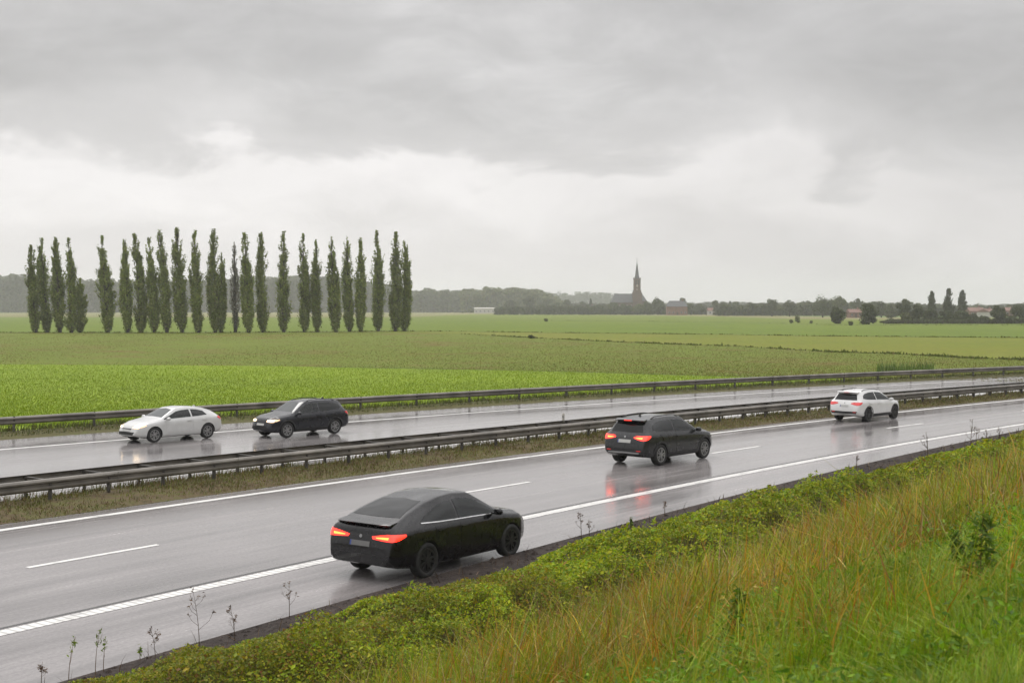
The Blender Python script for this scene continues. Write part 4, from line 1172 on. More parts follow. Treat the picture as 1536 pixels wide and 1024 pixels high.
house(1015, 965, 30, 451, 459.6, 'brick farmhouse with long slate roof right of the church', M['redbrick'], M['slate'], 9, 0, 2.2, 5, True)
house(727, 1330, 31, 461.2, 462.6, 'long low white barn at the left end of the village', M['palewall'], M['palewall'], 14, 0, 0, 5, False, False, 'barn', 'barn', .3)
house(754, 1330, 9, 461.5, 463.5, 'small grey shed right of the long white barn', M['palewall'], M['slate'], 8, 0, 0, 2, False, False, 'shed', 'shed', .3)
house(788, 1180, 26, 463, 466.5, 'low red brick house behind the dark oval tree', M['redbrick'], M['tile'], 8, 0, 0, 4)
house(866, 1140, 12, 462, 466, 'small pale house at the left edge of the village', M['palewall'], M['slate'], 8)
house(884, 1145, 13, 457.5, 464, 'dark roofed house below the small conifer', M['palewall'], M['slate'], 9)
house(903, 1150, 14, 458, 463, 'red roofed house left of the church', M['redbrick'], M['tile'], 9)
house(1069, 985, 15, 461.5, 466, 'pale cottage with orange roof under the mushroom shaped tree', M['palewall'], M['tile'], 8)
house(1098, 1000, 16, 459, 465, 'dark roofed cottage behind the hedge right of the pale cottage', M['redbrick'], M['slate'], 8)
house(1120, 1000, 15, 460, 466, 'small tiled cottage in the hedge line left of the dark oval pair', M['redbrick'], M['tile'], 8)
house(1146, 1000, 14, 459, 465, 'tiled cottage just left of the first dark oval tree', M['palewall'], M['tile'], 8)
house(1281, 690, 18, 463.5, 468.5, 'red brick cottage between the lone dark tree and the rounded field tree', M['redbrick'], M['tile'], 8)
house(1462, 760, 22, 461, 466.5, 'red tiled house right of the three short poplars', M['redbrick'], M['tile'], 9)
house(1481, 740, 18, 463, 468, 'pale gabled house left of the dark oval tree at right', M['palewall'], M['tile'], 9, R(35))
house(1513, 800, 16, 461, 466, 'small red house right of the dark oval tree at right', M['redbrick'], M['tile'], 8)
# field fence by the right hand trees
fe = thing('field_fence', 'low dark post fence along the field edge under the right hand trees', 'fence', tuple(far(1440, 418)))
for k in range(32):
    MB().box((-24 + k * 1.55, (k % 3) * .05, .55), (.14, .14, 1.1)).build('post', M['bark'], fe)
MB().box((0, 0, .95), (50, .05, .08)).box((0, 0, .55), (50, .05, .08)).build('rail', M['bark'], fe)
# ------------------------------------------------------------------ cars
def prof(pts, x, sm=.03):
    xs = np.array([p[0] for p in pts]); ys = np.array([p[1] for p in pts])
    g = np.arange(xs[0], xs[-1] + .005, .01); y = np.interp(g, xs, ys)
    k = np.exp(-.5 * (np.arange(-12, 13) * .01 / sm) ** 2); k /= k.sum()
    yp = np.concatenate([2 * y[0] - y[12:0:-1], y, 2 * y[-1] - y[-2:-14:-1]])
    return np.interp(x, g, np.convolve(yp, k, 'valid'))

def catmull(P, sub):
    """P (n, k, 3) interpolated along axis 1"""
    n = P.shape[1]; out = []
    for i in range(n - 1):
        p0 = P[:, max(i - 1, 0)]; p1 = P[:, i]; p2 = P[:, i + 1]; p3 = P[:, min(i + 2, n - 1)]
        for s in range(sub):
            t = s / sub
            out.append(.5 * (2 * p1 + (p2 - p0) * t + (2 * p0 - 5 * p1 + 4 * p2 - p3) * t * t + (3 * p1 - p0 - 3 * p2 + p3) * t ** 3))
    out.append(P[:, -1])
    return np.stack(out, 1)

class Car:
    def __init__(c, spec, name, label, cat, mat, loc, rz, group=None, windows=None):
        c.s = spec; c.L = spec['L']; c.W = spec['W']; c.mat = mat
        c.root = thing(name, label, cat, loc, rz, group); c.root.scale = [spec.get('scale', 1.0)] * 3
        L_ = c.L
        e = np.concatenate([[0, .012, .03, .05, .075, .10, .13, .16, .20, .25, .30, .36, .43, .50, .58], np.linspace(.66, L_ - .6, 46), L_ - np.array([.52, .45, .38, .32, .26, .21, .16, .12, .085, .06, .035, .015, 0])])
        zt = prof(spec['top'], e, spec.get('sm', .03)); zb = prof(spec['bot'], e); be = np.minimum(prof(spec['belt'], e), zt - .035)
        wb = prof(spec['wb'], e); wt = prof(spec['wt'], e); rd = np.minimum(prof(spec['rd'], e), (zt - be) * .6)
        h = be - zb; O = np.zeros_like(e)
        sec = [(O, zb), (wb * .80, zb), (wb * .95, zb + .07), (wb * .992, zb + .30 * h), (wb * 1.0, zb + .62 * h), (wb * .985, zb + .86 * h), (wb * .945, be - .012),
               ((wb * .94 + wt) / 2 + .018 * np.clip((zt - be) / .4, 0, 1), (be + zt - rd) / 2), (wt, zt - rd), (wt * .90, zt - rd * .38), (wt * .5, zt - rd * .07), (O, zt)]
        Pn = np.stack([np.stack([e - L_ / 2, y, z], -1) for y, z in sec], 1)
        Pn = catmull(Pn, 3); n, k, _ = Pn.shape
        mir = Pn[:, 1:-1][:, ::-1] * np.array([1, -1, 1])
        ring = np.concatenate([Pn, mir], 1); kk = ring.shape[1]
        V = ring.reshape(-1, 3); Fs = []
        for i in range(n - 1):
            for j in range(kk):
                j2 = (j + 1) % kk; Fs.append((i * kk + j, i * kk + j2, (i + 1) * kk + j2, (i + 1) * kk + j))
        Fs.append(tuple(range(kk - 1, -1, -1))); Fs.append(tuple((n - 1) * kk + j for j in range(kk)))
        me = bpy.data.meshes.new('body'); me.from_pydata([tuple(v) for v in V], [], Fs)
        bm = bmesh.new(); bm.from_mesh(me); bmesh.ops.recalc_face_normals(bm, faces=bm.faces); bm.to_mesh(me)
        c.bvh = BVHTree.FromBMesh(bm); bm.free()
        # cut the wheel arches
        tmp = bpy.data.objects.new('body', me); COL.objects.link(tmp)
        cut = MB(); rw = spec['rw'] + spec.get('gap', .05)
        for xw in spec['wheels']:
            for sd in (-1, 1):
                cut.lathe([(0, -.2), (rw, -.2), (rw, .2), (0, .2)], 28, 'y', (xw - L_ / 2, sd * (c.W / 2 - .09), spec['rw']))
        c.wins = windows or []
        for tp, bt in c.wins:
            ol = list(tp) + list(reversed(bt)); n_ = len(ol)
            cx_ = sum(q[0] for q in ol) / n_; cz_ = sum(q[1] for q in ol) / n_
            ol = [(q[0] + (.012 if q[0] < cx_ else -.012), q[1] + (.010 if q[1] < cz_ else -.010)) for q in ol]
            cut.add([(x_ - L_ / 2, -1.3, z_) for x_, z_ in ol] + [(x_ - L_ / 2, 1.3, z_) for x_, z_ in ol], [tuple(range(n_)), tuple(range(2 * n_ - 1, n_ - 1, -1))] + [(i_, n_ + i_, n_ + (i_ + 1) % n_, (i_ + 1) % n_) for i_ in range(n_)])
        c.ol = [list(tp) + list(reversed(bt)) for tp, bt in c.wins]
        cm = cut.mesh('cutter'); bm = bmesh.new(); bm.from_mesh(cm); bmesh.ops.remove_doubles(bm, verts=bm.verts, dist=1e-5); bmesh.ops.recalc_face_normals(bm, faces=bm.faces); bm.to_mesh(cm); bm.free()
        cob = bpy.data.objects.new('cutter', cm); COL.objects.link(cob)
        md = tmp.modifiers.new('arch', 'BOOLEAN'); md.operation = 'DIFFERENCE'; md.object = cob; md.solver = 'EXACT'
        dg = bpy.context.evaluated_depsgraph_get(); dg.update()
        nm = bpy.data.meshes.new_from_object(tmp.evaluated_get(dg))
        bpy.data.objects.remove(tmp); bpy.data.objects.remove(cob)
        nm.name = 'body'; nm.materials.clear(); 
        nm.materials.append(mat); nm.materials.append(M['arch'])
        for p in nm.polygons:
            p.use_smooth = True; ct = p.center; p.material_index = 0
            for xw in spec['wheels']:
                r = math.hypot(ct.x - (xw - L_ / 2), ct.z - spec['rw'])
                if r < rw + .002 and abs(ct.y) > c.W / 2 - .32 and ct.z > .12: p.material_index = 1
            if ct.z < .30 and p.normal.z < -.6: p.material_index = 1
            if ct.z > .9 and abs(p.normal.y) < .25:
                for ol in c.ol:
                    xs_ = [q[0] - L_ / 2 for q in ol]; zs_ = [q[1] for q in ol]
                    if min(xs_) < ct.x < max(xs_) and min(zs_) < ct.z < max(zs_):
                        hit = c.bvh.ray_cast(Vector((ct.x, 3 * (1 if ct.y >= 0 else -1), ct.z)), Vector((0, -1 if ct.y >= 0 else 1, 0)))[0]
                        if hit is not None and abs(hit.y) - abs(ct.y) > .02: p.material_index = 1
        nm.set_sharp_from_angle(angle=R(38))
        c.body = link('body', nm, None, c.root)

    def surf(c, view, a, b):
        """point and normal where a line of sight in the given direction meets the body"""
        L_ = c.L
        if view == 'rear': o, d = Vector((-L_ / 2 - 2, a, b)), Vector((1, 0, 0))
        elif view == 'front': o, d = Vector((L_ / 2 + 2, a, b)), Vector((-1, 0, 0))
        elif view == 'top': o, d = Vector((a - L_ / 2, b, 4)), Vector((0, 0, -1))
        else: o, d = Vector((a - L_ / 2, view * 3, b)), Vector((0, -view, 0))
        h, nn, i, t = c.bvh.ray_cast(o, d)
        if h is None: return None
        if nn.dot(d) > 0: nn = -nn
        return h, nn

    def patch(c, mb, view, top, bot, off=.004, nx=14, ny=6):
        """sheet following the body between two outlines, with turned-in edges"""
        k = len(top); V = []; ok = True
        for i in range(nx + 1):
            t = i / nx * (k - 1); i0 = min(int(t), k - 2); f = t - i0
            A = (top[i0][0] * (1 - f) + top[i0 + 1][0] * f, top[i0][1] * (1 - f) + top[i0 + 1][1] * f)
            B = (bot[i0][0] * (1 - f) + bot[i0 + 1][0] * f, bot[i0][1] * (1 - f) + bot[i0 + 1][1] * f)
            for j in range(ny + 1):
                g = j / ny; V.append(c.surf(view, A[0] * (1 - g) + B[0] * g, A[1] * (1 - g) + B[1] * g))
        W_ = ny + 1; pts = []; rim = []
        for q in V:
            if q is None: pts.append(None)
            else: pts.append((q[0] + q[1] * off, q[0] - q[1] * .012))
        idx = {}; vv = []; Fs = []
        def vid(i, lay):
            if (i, lay) not in idx: idx[(i, lay)] = len(vv); vv.append(tuple(pts[i][lay]))
            return idx[(i, lay)]
        good = lambda *q: all(pts[i] is not None for i in q)
        for i in range(nx):
            for j in range(ny):
                q = (i * W_ + j, i * W_ + j + 1, (i + 1) * W_ + j + 1, (i + 1) * W_ + j)
                if good(*q):
                    if max((pts[a][0] - pts[b][0]).length for a in q for b in q) < .5: Fs.append(tuple(vid(a, 0) for a in q))
        edge = [i * W_ for i in range(nx + 1)] + [nx * W_ + j for j in range(1, W_)] + [i * W_ + ny for i in range(nx - 1, -1, -1)] + [j for j in range(ny - 1, 0, -1)]
        for a, b in zip(edge, edge[1:] + edge[:1]):
            if good(a, b): Fs.append((vid(a, 0), vid(b, 0), vid(b, 1), vid(a, 1)))
        if vv: mb.add(vv, Fs)
        return mb

    def part(c, name, mat, pieces, off=.004, nx=14, ny=6, parent=None):
        mb = MB()
        for view, top, bot in pieces: c.patch(mb, view, top, bot, off, nx, ny)
        me = mb.mesh(name); bm = bmesh.new(); bm.from_mesh(me); bmesh.ops.recalc_face_normals(bm, faces=bm.faces); bm.to_mesh(me); bm.free()
        me.polygons.foreach_set('use_smooth', np.ones(len(me.polygons), dtype=bool)); me.set_sharp_from_angle(angle=R(40))
        return link(name, me, M[mat] if isinstance(mat, str) else mat, parent or c.root)

    def wheel(c, x, sd, rimmat):
        rw = c.s['rw']; w = .225; yc = sd * (c.W / 2 - w / 2 - .015)
        hub = MB().lathe([(0, -.05), (rw * .60, -.05), (rw * .60, .05), (0, .05)], 20, 'y').build('wheel', M['trim'], c.root)
        hub.location = (x - c.L / 2, yc, rw)
        a = rw; b = rw * .69
        ty = MB().lathe([(b, -w / 2 + .02), (b + .02, -w / 2), (a * .93, -w / 2), (a * .985, -w / 2 + .02), (a, -w / 2 + .05), (a, w / 2 - .05), (a * .985, w / 2 - .02), (a * .93, w / 2), (b + .02, w / 2), (b, w / 2 - .02), (b - .01, 0), (b, -w / 2 + .02)], 36, 'y')
        ty.build('tyre', M['tyre'], hub, True)
        rm = MB(); yo = sd * (w / 2 - .03)
        rm.lathe([(b - .03, yo - .02), (b - .03, yo + .012), (b, yo + .015), (b, yo - .02), (b - .03, yo - .02)], 36, 'y')
        rm.lathe([(0, yo - .03), (.062, yo - .03), (.062, yo + .004), (.03, yo + .012), (0, yo + .012)], 16, 'y')
        for k in range(5):
            for dt in (-.13, .13):
                t = 2 * math.pi * k / 5 + dt * 1.0; t2 = 2 * math.pi * k / 5 + dt * 1.9
                p0 = Vector((math.cos(t) * .045, 0, math.sin(t) * .045)); p1 = Vector((math.cos(t2) * (b - .02), 0, math.sin(t2) * (b - .02)))
                d = (p1 - p0).normalized(); nrm = Vector((-d.z, 0, d.x)) * .021
                q = [p0 - nrm, p1 - nrm * .8, p1 + nrm * .8, p0 + nrm]
                rm.add([tuple(v + Vector((0, yo - .022, 0))) for v in q] + [tuple(v + Vector((0, yo + .006, 0))) for v in q], [(0, 1, 2, 3), (7, 6, 5, 4), (0, 4, 5, 1), (1, 5, 6, 2), (2, 6, 7, 3), (3, 7, 4, 0)])
        rm.build('rim', M[rimmat], hub)

    def mirror(c, x, z):
        for sd in (-1, 1):
            y = sd * (c.W / 2 + .09)
            mb = MB(); n = 10; V = []; Fs = []
            for i in range(7):
                t = i / 6 * math.pi
                for k in range(n):
                    p = 2 * math.pi * k / n
                    V.append((x - c.L / 2 + .085 * math.sin(t) ** .6 * math.cos(p) * (1 if math.cos(p) > 0 else .55), y + .115 * -math.cos(t), z + .075 * math.sin(t) ** .6 * math.sin(p)))
            for i in range(6):
                for k in range(n): Fs.append((i * n + k, i * n + (k + 1) % n, (i + 1) * n + (k + 1) % n, (i + 1) * n + k))
            mb.add(V, Fs)
            mb.box((x - c.L / 2 + .01, sd * (c.W / 2 - .03), z - .04), (.06, .2, .035))
            mb.build('wing_mirror', c.mat, c.root, True)

def both(fn):
    for sd in (-1, 1): fn(sd)

def suv(spec, name, label, cat, mat, loc, rz, *, windows, wind, rearw, tails, plate_r, heads=None, grille=None, lit='tail', head_lit=True, rim='alloy', rails=True,
        clad=True, chrome=False, skid=None, doors=(1.0, 1.74, 1.80, 2.98), handle_z=.92, mirror=(3.02, 1.07), spoiler=None, group=None, hot=True, stop=None, plate_f=None, platemat='plate', fin=True, refl=True):
    c = Car(spec, name, label, cat, mat, loc, rz, group, windows)
    L_, W_, rw = c.L, c.W, spec['rw']
    for w in spec['wheels']:
        for sd in (-1, 1): c.wheel(w, sd, rim)
    for sd in (-1, 1):
        for wi_, (tp, bt) in enumerate(windows): c.part('side_window', 'privacy' if wi_ == 0 else 'clear', [(sd, tp, bt)], .006, 26, 10)
        # doors with their shut lines
        r0, r1, f0, f1 = doors; zb = .40; bz = lambda x: float(np.interp(x, [p[0] for p in spec['belt']], [p[1] for p in spec['belt']])) - .035
        if r1 > r0:
            wx = spec['wheels'][0]; ar = rw + .14
            cut = wx + math.sqrt(max(0, ar ** 2 - (zb - rw) ** 2))
            d = c.part('door', mat, [(sd, [(r0 - .12, bz(r0)), (r1, bz(r1))], [(max(r0, cut - .10) + .02, zb), (r1, zb)])], .007, 20, 16)
            q = c.surf(sd, r0 + .05, handle_z)
            if q: MB().box(tuple(q[0] + q[1] * .022), (.20, .03, .03)).build('handle', mat, d)
        d = c.part('door', mat, [(sd, [(f0, bz(f0)), (f1, bz(f1))], [(f0, zb), (f1 + .06, zb)])], .007, 20, 16)
        q = c.surf(sd, f0 + .12, handle_z - .01)
        if q: MB().box(tuple(q[0] + q[1] * .022), (.20, .03, .03)).build('handle', mat, d)
        if clad:
            c.part('side_skirt', 'trim', [(sd, [(spec['wheels'][0] + rw + .10, .40), (spec['wheels'][1] - rw - .10, .39)], [(spec['wheels'][0] + rw + .08, .245), (spec['wheels'][1] - rw - .08, .245)])], .012, 10, 3)
            for xw in spec['wheels']:
                ang = np.linspace(R(8), R(172), 15)
                o_ = [(xw + math.cos(a) * (rw + .115), rw + math.sin(a) * (rw + .115)) for a in ang]; i_ = [(xw + math.cos(a) * (rw + .052), rw + math.sin(a) * (rw + .052)) for a in ang]
                c.part('wheel_arch', 'trim', [(sd, o_, i_)], .010, 28, 2)
        if chrome:
            tp, bt = chrome; c.part('chrome_strip', 'chrome', [(sd, tp, bt)], .012, 24, 1)
        if rails:
            pts = []
            for x in np.linspace(rails[0], rails[1], 9):
                q = c.surf('top', x, sd * rails[2]); lift = .045 if .05 < (x - rails[0]) / (rails[1] - rails[0]) < .95 else .0
                pts.append(q[0] + Vector((0, 0, lift)))
            MB().tube(pts, .018, 6).build('roof_rail', M['trim'], c.root, True)
        # lamps at the back: rear face and round the corner
        (ry, rx) = tails
        f = lambda P: [(y * sd, z) for y, z in P]
        pieces = [('rear', f(ry[0]), f(ry[1]))]
        if rx: pieces.append((sd, rx[0], rx[1]))
        tl = c.part('tail_light', lit, pieces, .012, 14, 5)
        if hot:
            cx = sum(p[0] for p in ry[0] + ry[1]) / (2 * len(ry[0])); cz = sum(p[1] for p in ry[0] + ry[1]) / (2 * len(ry[0]))
            sh = lambda P: [(((y - cx) * .62 + cx) * sd, (z - cz) * .32 + cz - .005) for y, z in P]
            c.part('light_bar', 'tailhot', [('rear', sh(ry[0]), sh(ry[1]))], .016, 12, 3, tl)
        if heads:
            hy, hx = heads; P_ = [('front', f(hy[0]), f(hy[1]))]
            if hx: P_.append((sd, hx[0], hx[1]))
            hl = c.part('headlight', 'headrim', P_, .008, 12, 4)
            if head_lit:
                cx = sum(p[0] for p in hy[0] + hy[1]) / (2 * len(hy[0])); cz = sum(p[1] for p in hy[0] + hy[1]) / (2 * len(hy[0]))
                sh = lambda P: [(((y - cx) * .75 + cx) * sd, (z - cz) * .5 + cz) for y, z in P]
                c.part('light_bar', 'head', [('front', sh(hy[0]), sh(hy[1]))], .013, 10, 3, hl)
    c.mirror(*mirror)
    # front seats and wheel seen through the side glass
    zb_ = windows[1][1][0][1]; zt_ = windows[1][0][0][1]
    for sd in (-1, 1):
        xs_ = doors[2] + .20 - L_ / 2
        MB().box((xs_, sd * .36, zb_ + .10), (.14, .44, .26), 0, .9).box((xs_ - .03, sd * .36, zb_ + .28), (.10, .24, .13), 0, .9).build('seat', M['cloth'], c.root)
    c.part('windscreen', 'screen', [('front', wind[0], wind[1])], .004, 18, 10)
    c.part('rear_window', 'glass', [('rear', rearw[0], rearw[1])], .004, 18, 8)
    y0, z0, z1 = plate_r
    pl_ = c.part('number_plate', platemat, [('rear', [(-y0, z1), (y0, z1)], [(-y0, z0), (y0, z0)])], .012, 8, 3)
    c.part('country_band', 'blue', [('rear', [(y0 * .86, z1 - .002), (y0 * .99, z1 - .002)], [(y0 * .86, z0 + .002), (y0 * .99, z0 + .002)])], .014, 2, 2, pl_)
    bz0 = spec['bot'][0][1]
    c.part('bumper', 'trim' if clad else mat, [('rear', [(-W_ * .41, .56), (0, .545), (W_ * .41, .56)], [(-W_ * .37, bz0 + .03), (0, bz0 + .02), (W_ * .37, bz0 + .03)])], .010, 18, 4)
    if skid: c.part('skid_plate', skid, [('rear', [(-W_ * .34, .465), (0, .475), (W_ * .34, .465)], [(-W_ * .33, .42), (0, .425), (W_ * .33, .42)])], .018, 12, 2)
    # rear badge and reflectors
    bd = c.surf('rear', 0, z1 + .09)
    if bd: MB().lathe([(0, -.004), (.034, -.004), (.034, .005), (0, .006)], 14, 'y', (0, 0, 0)).build('badge', M['alloy'], c.root).matrix_local = Matrix.Translation(bd[0] + bd[1] * .004) @ bd[1].to_track_quat('Y', 'Z').to_matrix().to_4x4()
    for sd in ((-1, 1) if refl else ()): c.part('reflector', 'taildim', [('rear', [(sd * W_ * .28, .535), (sd * W_ * .37, .535)], [(sd * W_ * .28, .505), (sd * W_ * .37, .505)])], .016, 4, 2)
    if spoiler:
        x, z, hw, ch_ = spoiler; V = []
        prof_ = [(0, 0), (-ch_ * .85, -.03), (-ch_, -.045), (-ch_ * .9, -.075), (0, -.05)]
        mb = MB(); nseg = 12; k = len(prof_)
        for i in range(nseg + 1):
            t = -1 + 2 * i / nseg; cv = (1 - abs(t) ** 3 * .35)
            for a, b in prof_: V.append((x - L_ / 2 + a * cv, t * hw, z + b - .02 * t * t))
        Fs = []
        for i in range(nseg):
            for j in range(k): Fs.append((i * k + j, i * k + (j + 1) % k, (i + 1) * k + (j + 1) % k, (i + 1) * k + j))
        Fs.append(tuple(range(k))); Fs.append(tuple(nseg * k + j for j in range(k - 1, -1, -1)))
        sp = mb.add(V, Fs).build('spoiler', mat, c.root)
        if stop: MB().box((x - L_ / 2 - ch_ * .93, 0, z - .06), (.03, .30, .022)).build('brake_light', M[stop], sp)
    if grille:
        for nm, mt, tp, bt in grille: c.part(nm, mt, [('front', tp, bt)], .008, 14, 5)
    if plate_f:
        y0, z0, z1 = plate_f; c.part('number_plate', 'plate', [('front', [(-y0, z1), (y0, z1)], [(-y0, z0), (y0, z0)])], .014, 8, 3)
    # aerial fin
    q = c.surf('top', spec['fin'], 0)
    if fin: MB().box(tuple(q[0] + Vector((0, 0, .03))), (.16, .03, .07), 0, .35).build('aerial_fin', mat, c.root)
    return c

def carpos(px, py, line, wheel_x, side, spec, forward, dz=0.0):
    """stand a car on the road with the given wheel touching the surveyed spot"""
    q = at(px, py, ZR); u, v = to_uv(q[0], q[1])
    a = heading(line, float(u)) + (0 if forward else math.pi)
    k = spec.get('scale', 1.0); lx, ly = k * (wheel_x - spec['L'] / 2), k * side * (spec['W'] / 2 - .1)
    return (q[0] - (lx * math.cos(a) - ly * math.sin(a)), q[1] - (lx * math.sin(a) + ly * math.cos(a)), ZR + .003), a

SUVB = dict(scale=.95, L=4.45, W=1.84, rw=.35, gap=.045, wheels=(.90, 3.60), fin=.95,
    top=[(0, .66), (.02, .80), (.07, .94), (.14, 1.06), (.24, 1.20), (.42, 1.46), (.52, 1.54), (1.0, 1.60), (1.8, 1.615), (2.45, 1.575), (3.22, 1.10), (3.45, 1.05), (4.0, .98), (4.28, .89), (4.38, .76), (4.45, .55)],
    bot=[(0, .40), (.25, .30), (.8, .23), (3.7, .22), (4.2, .25), (4.45, .34)],
    belt=[(0, .72), (.08, .90), (.2, 1.06), (.7, 1.085), (2.0, 1.045), (3.22, 1.0), (4.0, .90), (4.3, .76), (4.45, .48)],
    wb=[(0, .74), (.06, .82), (.2, .885), (.6, .92), (3.5, .92), (4.0, .885), (4.28, .77), (4.4, .66), (4.45, .60)],
    wt=[(0, .60), (.14, .68), (.42, .63), (.6, .63), (2.45, .625), (3.22, .80), (3.9, .76), (4.3, .60), (4.45, .45)],
    rd=[(0, .05), (.42, .10), (2.45, .10), (3.22, .05), (4.45, .05)])
SW = [([(.62, 1.33), (.85, 1.42), (1.25, 1.465), (1.74, 1.475)], [(.52, 1.19), (.85, 1.135), (1.25, 1.11), (1.74, 1.095)]),
      ([(1.81, 1.475), (2.20, 1.455), (2.48, 1.41), (2.80, 1.245), (3.10, 1.085)], [(1.81, 1.09), (2.20, 1.075), (2.48, 1.065), (2.80, 1.052), (3.10, 1.04)])]
WIND = ([(-.53, 1.48), (0, 1.53), (.53, 1.48)], [(-.70, 1.125), (0, 1.145), (.70, 1.125)])
REARW = ([(-.53, 1.395), (0, 1.42), (.53, 1.395)], [(-.64, 1.115), (0, 1.11), (.64, 1.115)])
TAILS = (([(.36, .965), (.6, 1.0), (.79, 1.005)], [(.38, .925), (.6, .87), (.77, .85)]), ([(.05, 1.0), (.16, 1.01), (.32, 1.015)], [(.06, .855), (.16, .885), (.32, .97)]))

# nearest black coupe, moving away
COUPE = dict(scale=.92, L=4.72, W=1.90, rw=.355, gap=.04, wheels=(1.0, 3.86), fin=1.55, sm=.035,
    top=[(0, .68), (.02, .82), (.05, .95), (.08, 1.06), (.12, 1.10), (.30, 1.175), (.75, 1.345), (1.25, 1.485), (1.75, 1.565), (2.2, 1.59), (2.72, 1.545), (3.5, 1.10), (3.75, 1.05), (4.3, .97), (4.58, .86), (4.67, .72), (4.72, .52)],
    bot=[(0, .36), (.25, .28), (.8, .21), (3.9, .20), (4.4, .23), (4.72, .32)],
    belt=[(0, .74), (.05, .88), (.12, 1.0), (.7, 1.045), (2.0, 1.02), (3.5, .985), (4.3, .88), (4.6, .74), (4.72, .45)],
    wb=[(0, .78), (.06, .86), (.2, .92), (.6, .95), (3.7, .945), (4.25, .90), (4.55, .78), (4.68, .66), (4.72, .60)],
    wt=[(0, .66), (.12, .76), (.4, .74), (1.2, .655), (1.8, .63), (2.72, .62), (3.5, .80), (4.2, .76), (4.6, .58), (4.72, .45)],
    rd=[(0, .04), (.4, .05), (1.2, .09), (2.72, .10), (3.5, .05), (4.72, .05)])
CW = [([(1.05, 1.20), (1.4, 1.33), (1.72, 1.405), (2.02, 1.435)], [(.86, 1.115), (1.4, 1.085), (1.72, 1.075), (2.02, 1.065)]),
      ([(2.09, 1.437), (2.45, 1.42), (2.75, 1.37), (3.05, 1.23), (3.38, 1.065)], [(2.09, 1.062), (2.45, 1.052), (2.75, 1.043), (3.05, 1.033), (3.38, 1.02)])]
loc, a = carpos(637, 866, 'R', 1.0, -1, COUPE, True)
suv(COUPE, 'black_coupe', 'nearest car, a black sloping back coupe with red tail lights on the hard shoulder line', 'car', M['black'], loc, a, windows=CW,
    wind=([(-.52, 1.45), (0, 1.50), (.52, 1.45)], [(-.70, 1.12), (0, 1.14), (.70, 1.12)]),
    rearw=([(-.50, 1.47), (0, 1.50), (.50, 1.47)], [(-.62, 1.235), (0, 1.23), (.62, 1.235)]),
    tails=(([(.30, .905), (.6, .955), (.83, .97)], [(.33, .855), (.6, .835), (.81, .83)]), ([(.04, .965), (.14, .97), (.36, .955)], [(.045, .83), (.14, .85), (.36, .92)])),
    plate_r=(.26, .70, .80), rim='rimdark', rails=None, clad=False, doors=(1.38, 2.02, 2.08, 3.30), handle_z=.90, mirror=(3.22, 1.07),
    chrome=([(.86, 1.112), (1.4, 1.082), (2.0, 1.062), (2.6, 1.046), (3.36, 1.018)], [(.88, 1.092), (1.4, 1.062), (2.0, 1.042), (2.6, 1.026), (3.36, .998)]),
    spoiler=(.34, 1.20, .70, .33), lit='tail', platemat='dimplate', fin=False, refl=False)
# dark grey estate, second nearest, moving away
loc, a = carpos(989, 697.5, 'D', .90, -1, SUVB, True)
suv(SUVB, 'grey_suv', 'dark grey sport utility car braking with bright red lights beside the central guard rail', 'car', M['grey'], loc, a, windows=SW, wind=WIND, rearw=REARW, tails=TAILS,
    plate_r=(.26, .77, .875), rails=(.75, 2.35, .565), skid='alloy', spoiler=(.50, 1.555, .60, .26), stop='tail')
# white one far ahead
WS = dict(SUVB, scale=.86); OS = dict(SUVB, scale=.86)
loc, a = carpos(1301, 632.5, 'L', .90, -1, WS, True)
suv(WS, 'white_suv', 'small white sport utility car far ahead on the right, seen from behind', 'car', M['white'], loc, a, windows=SW, wind=WIND, rearw=REARW, tails=TAILS,
    plate_r=(.24, .77, .875), rails=(.75, 2.35, .565), lit='taildim', hot=False, rim='rimdark', spoiler=(.50, 1.555, .60, .24), stop='taildim')
# oncoming pair on the far carriageway
FG = [('grille', 'trim', [(-.36, .80), (0, .805), (.36, .80)], [(-.34, .66), (0, .655), (.34, .66)]), ('lower_intake', 'trim', [(-.60, .52), (0, .53), (.60, .52)], [(-.56, .385), (0, .38), (.56, .385)])]
loc, a = carpos(430, 656.5, 'F1', 3.60, 1, OS, False)
suv(OS, 'dark_suv', 'blue black sport utility car with lit headlights following the white hatchback on the far road', 'car', M['blueblack'], loc, a, windows=SW, wind=WIND, rearw=REARW, tails=TAILS,
    plate_r=(.26, .77, .875), rails=(.75, 2.35, .565), lit='taildim', hot=False, heads=(([(.38, .81), (.64, .835), (.80, .835)], [(.38, .72), (.62, .705), (.77, .71)]), ([(4.28, .80), (4.15, .83), (4.0, .84)], [(4.27, .74), (4.14, .75), (4.0, .80)])), grille=FG, plate_f=(.26, .56, .65))
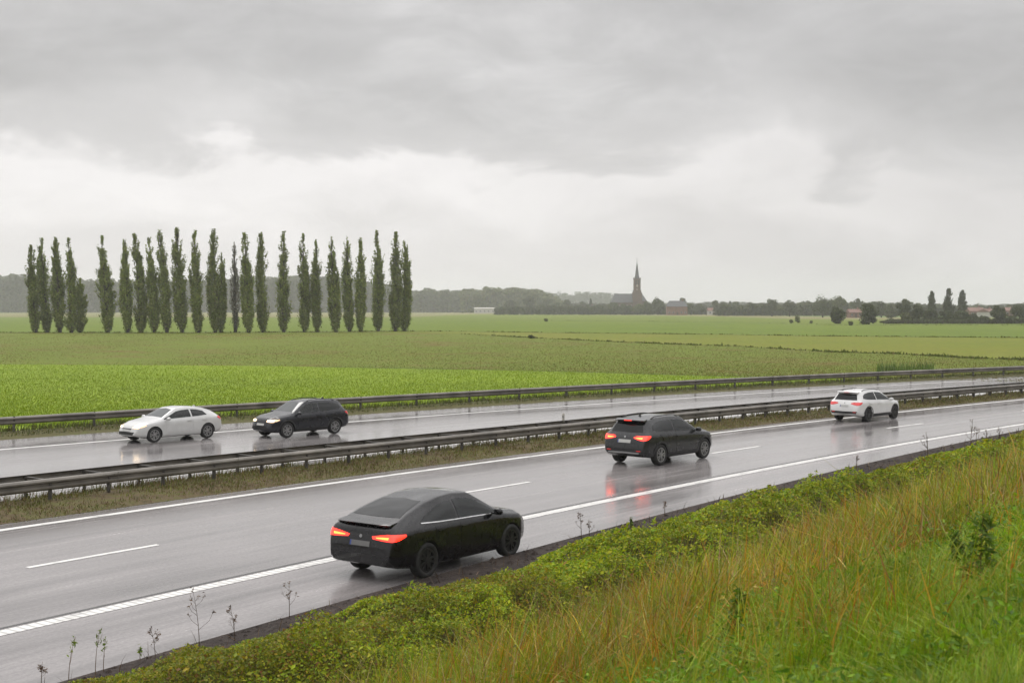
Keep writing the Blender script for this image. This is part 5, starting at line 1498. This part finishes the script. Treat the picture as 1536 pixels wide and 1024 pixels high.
HATCH = dict(scale=.88, L=4.28, W=1.78, rw=.325, gap=.04, wheels=(.80, 3.42), fin=.95,
    top=[(0, .62), (.02, .78), (.08, .92), (.2, 1.04), (.5, 1.22), (.85, 1.335), (1.3, 1.40), (1.8, 1.425), (2.25, 1.395), (3.05, 1.0), (3.3, .95), (3.8, .86), (4.1, .74), (4.22, .62), (4.28, .46)],
    bot=[(0, .36), (.25, .26), (.8, .19), (3.5, .18), (4.0, .21), (4.28, .30)],
    belt=[(0, .68), (.08, .84), (.2, .95), (.7, .965), (2.0, .935), (3.05, .90), (3.8, .78), (4.1, .66), (4.28, .40)],
    wb=[(0, .72), (.06, .80), (.2, .86), (.6, .89), (3.4, .89), (3.85, .85), (4.1, .75), (4.22, .64), (4.28, .56)],
    wt=[(0, .60), (.2, .66), (.85, .58), (1.3, .575), (2.25, .575), (3.05, .76), (3.7, .72), (4.1, .56), (4.28, .42)],
    rd=[(0, .05), (.6, .09), (2.25, .09), (3.05, .05), (4.28, .05)])
HWN = [([(.95, 1.20), (1.25, 1.27), (1.55, 1.295)], [(.80, 1.03), (1.25, 1.0), (1.55, .99)]),
       ([(1.62, 1.297), (2.0, 1.28), (2.27, 1.24), (2.6, 1.10), (2.95, .965)], [(1.62, .985), (2.0, .975), (2.27, .965), (2.6, .953), (2.95, .935)])]
loc, a = carpos(231, 663.5, 'F1', 3.42, 1, HATCH, False)
suv(HATCH, 'white_hatchback', 'low white hatchback with lit headlights leading the traffic on the far road', 'car', M['pearl'], loc, a, windows=HWN,
    wind=([(-.48, 1.31), (0, 1.35), (.48, 1.31)], [(-.66, 1.02), (0, 1.04), (.66, 1.02)]), rearw=([(-.48, 1.24), (0, 1.26), (.48, 1.24)], [(-.58, 1.07), (0, 1.065), (.58, 1.07)]),
    tails=(([(.45, .90), (.6, .93), (.76, .94)], [(.45, .82), (.6, .79), (.75, .78)]), ([(.06, .93), (.16, .94), (.30, .94)], [(.07, .79), (.16, .81), (.30, .88)])), plate_r=(.24, .68, .77), rails=None, clad=False,
    doors=(.95, 1.56, 1.62, 2.85), handle_z=.84, mirror=(2.82, .97), lit='taildim', hot=False, heads=(([(.38, .685), (.62, .715), (.76, .72)], [(.38, .615), (.60, .605), (.73, .61)]), ([(4.12, .69), (3.98, .73), (3.80, .75)], [(4.11, .64), (3.98, .65), (3.80, .71)])),
    grille=[('grille', 'trim', [(-.34, .60), (0, .605), (.34, .60)], [(-.33, .555), (0, .55), (.33, .555)]), ('lower_intake', 'trim', [(-.58, .46), (0, .47), (.58, .46)], [(-.52, .33), (0, .325), (.52, .33)])], plate_f=(.26, .48, .56))
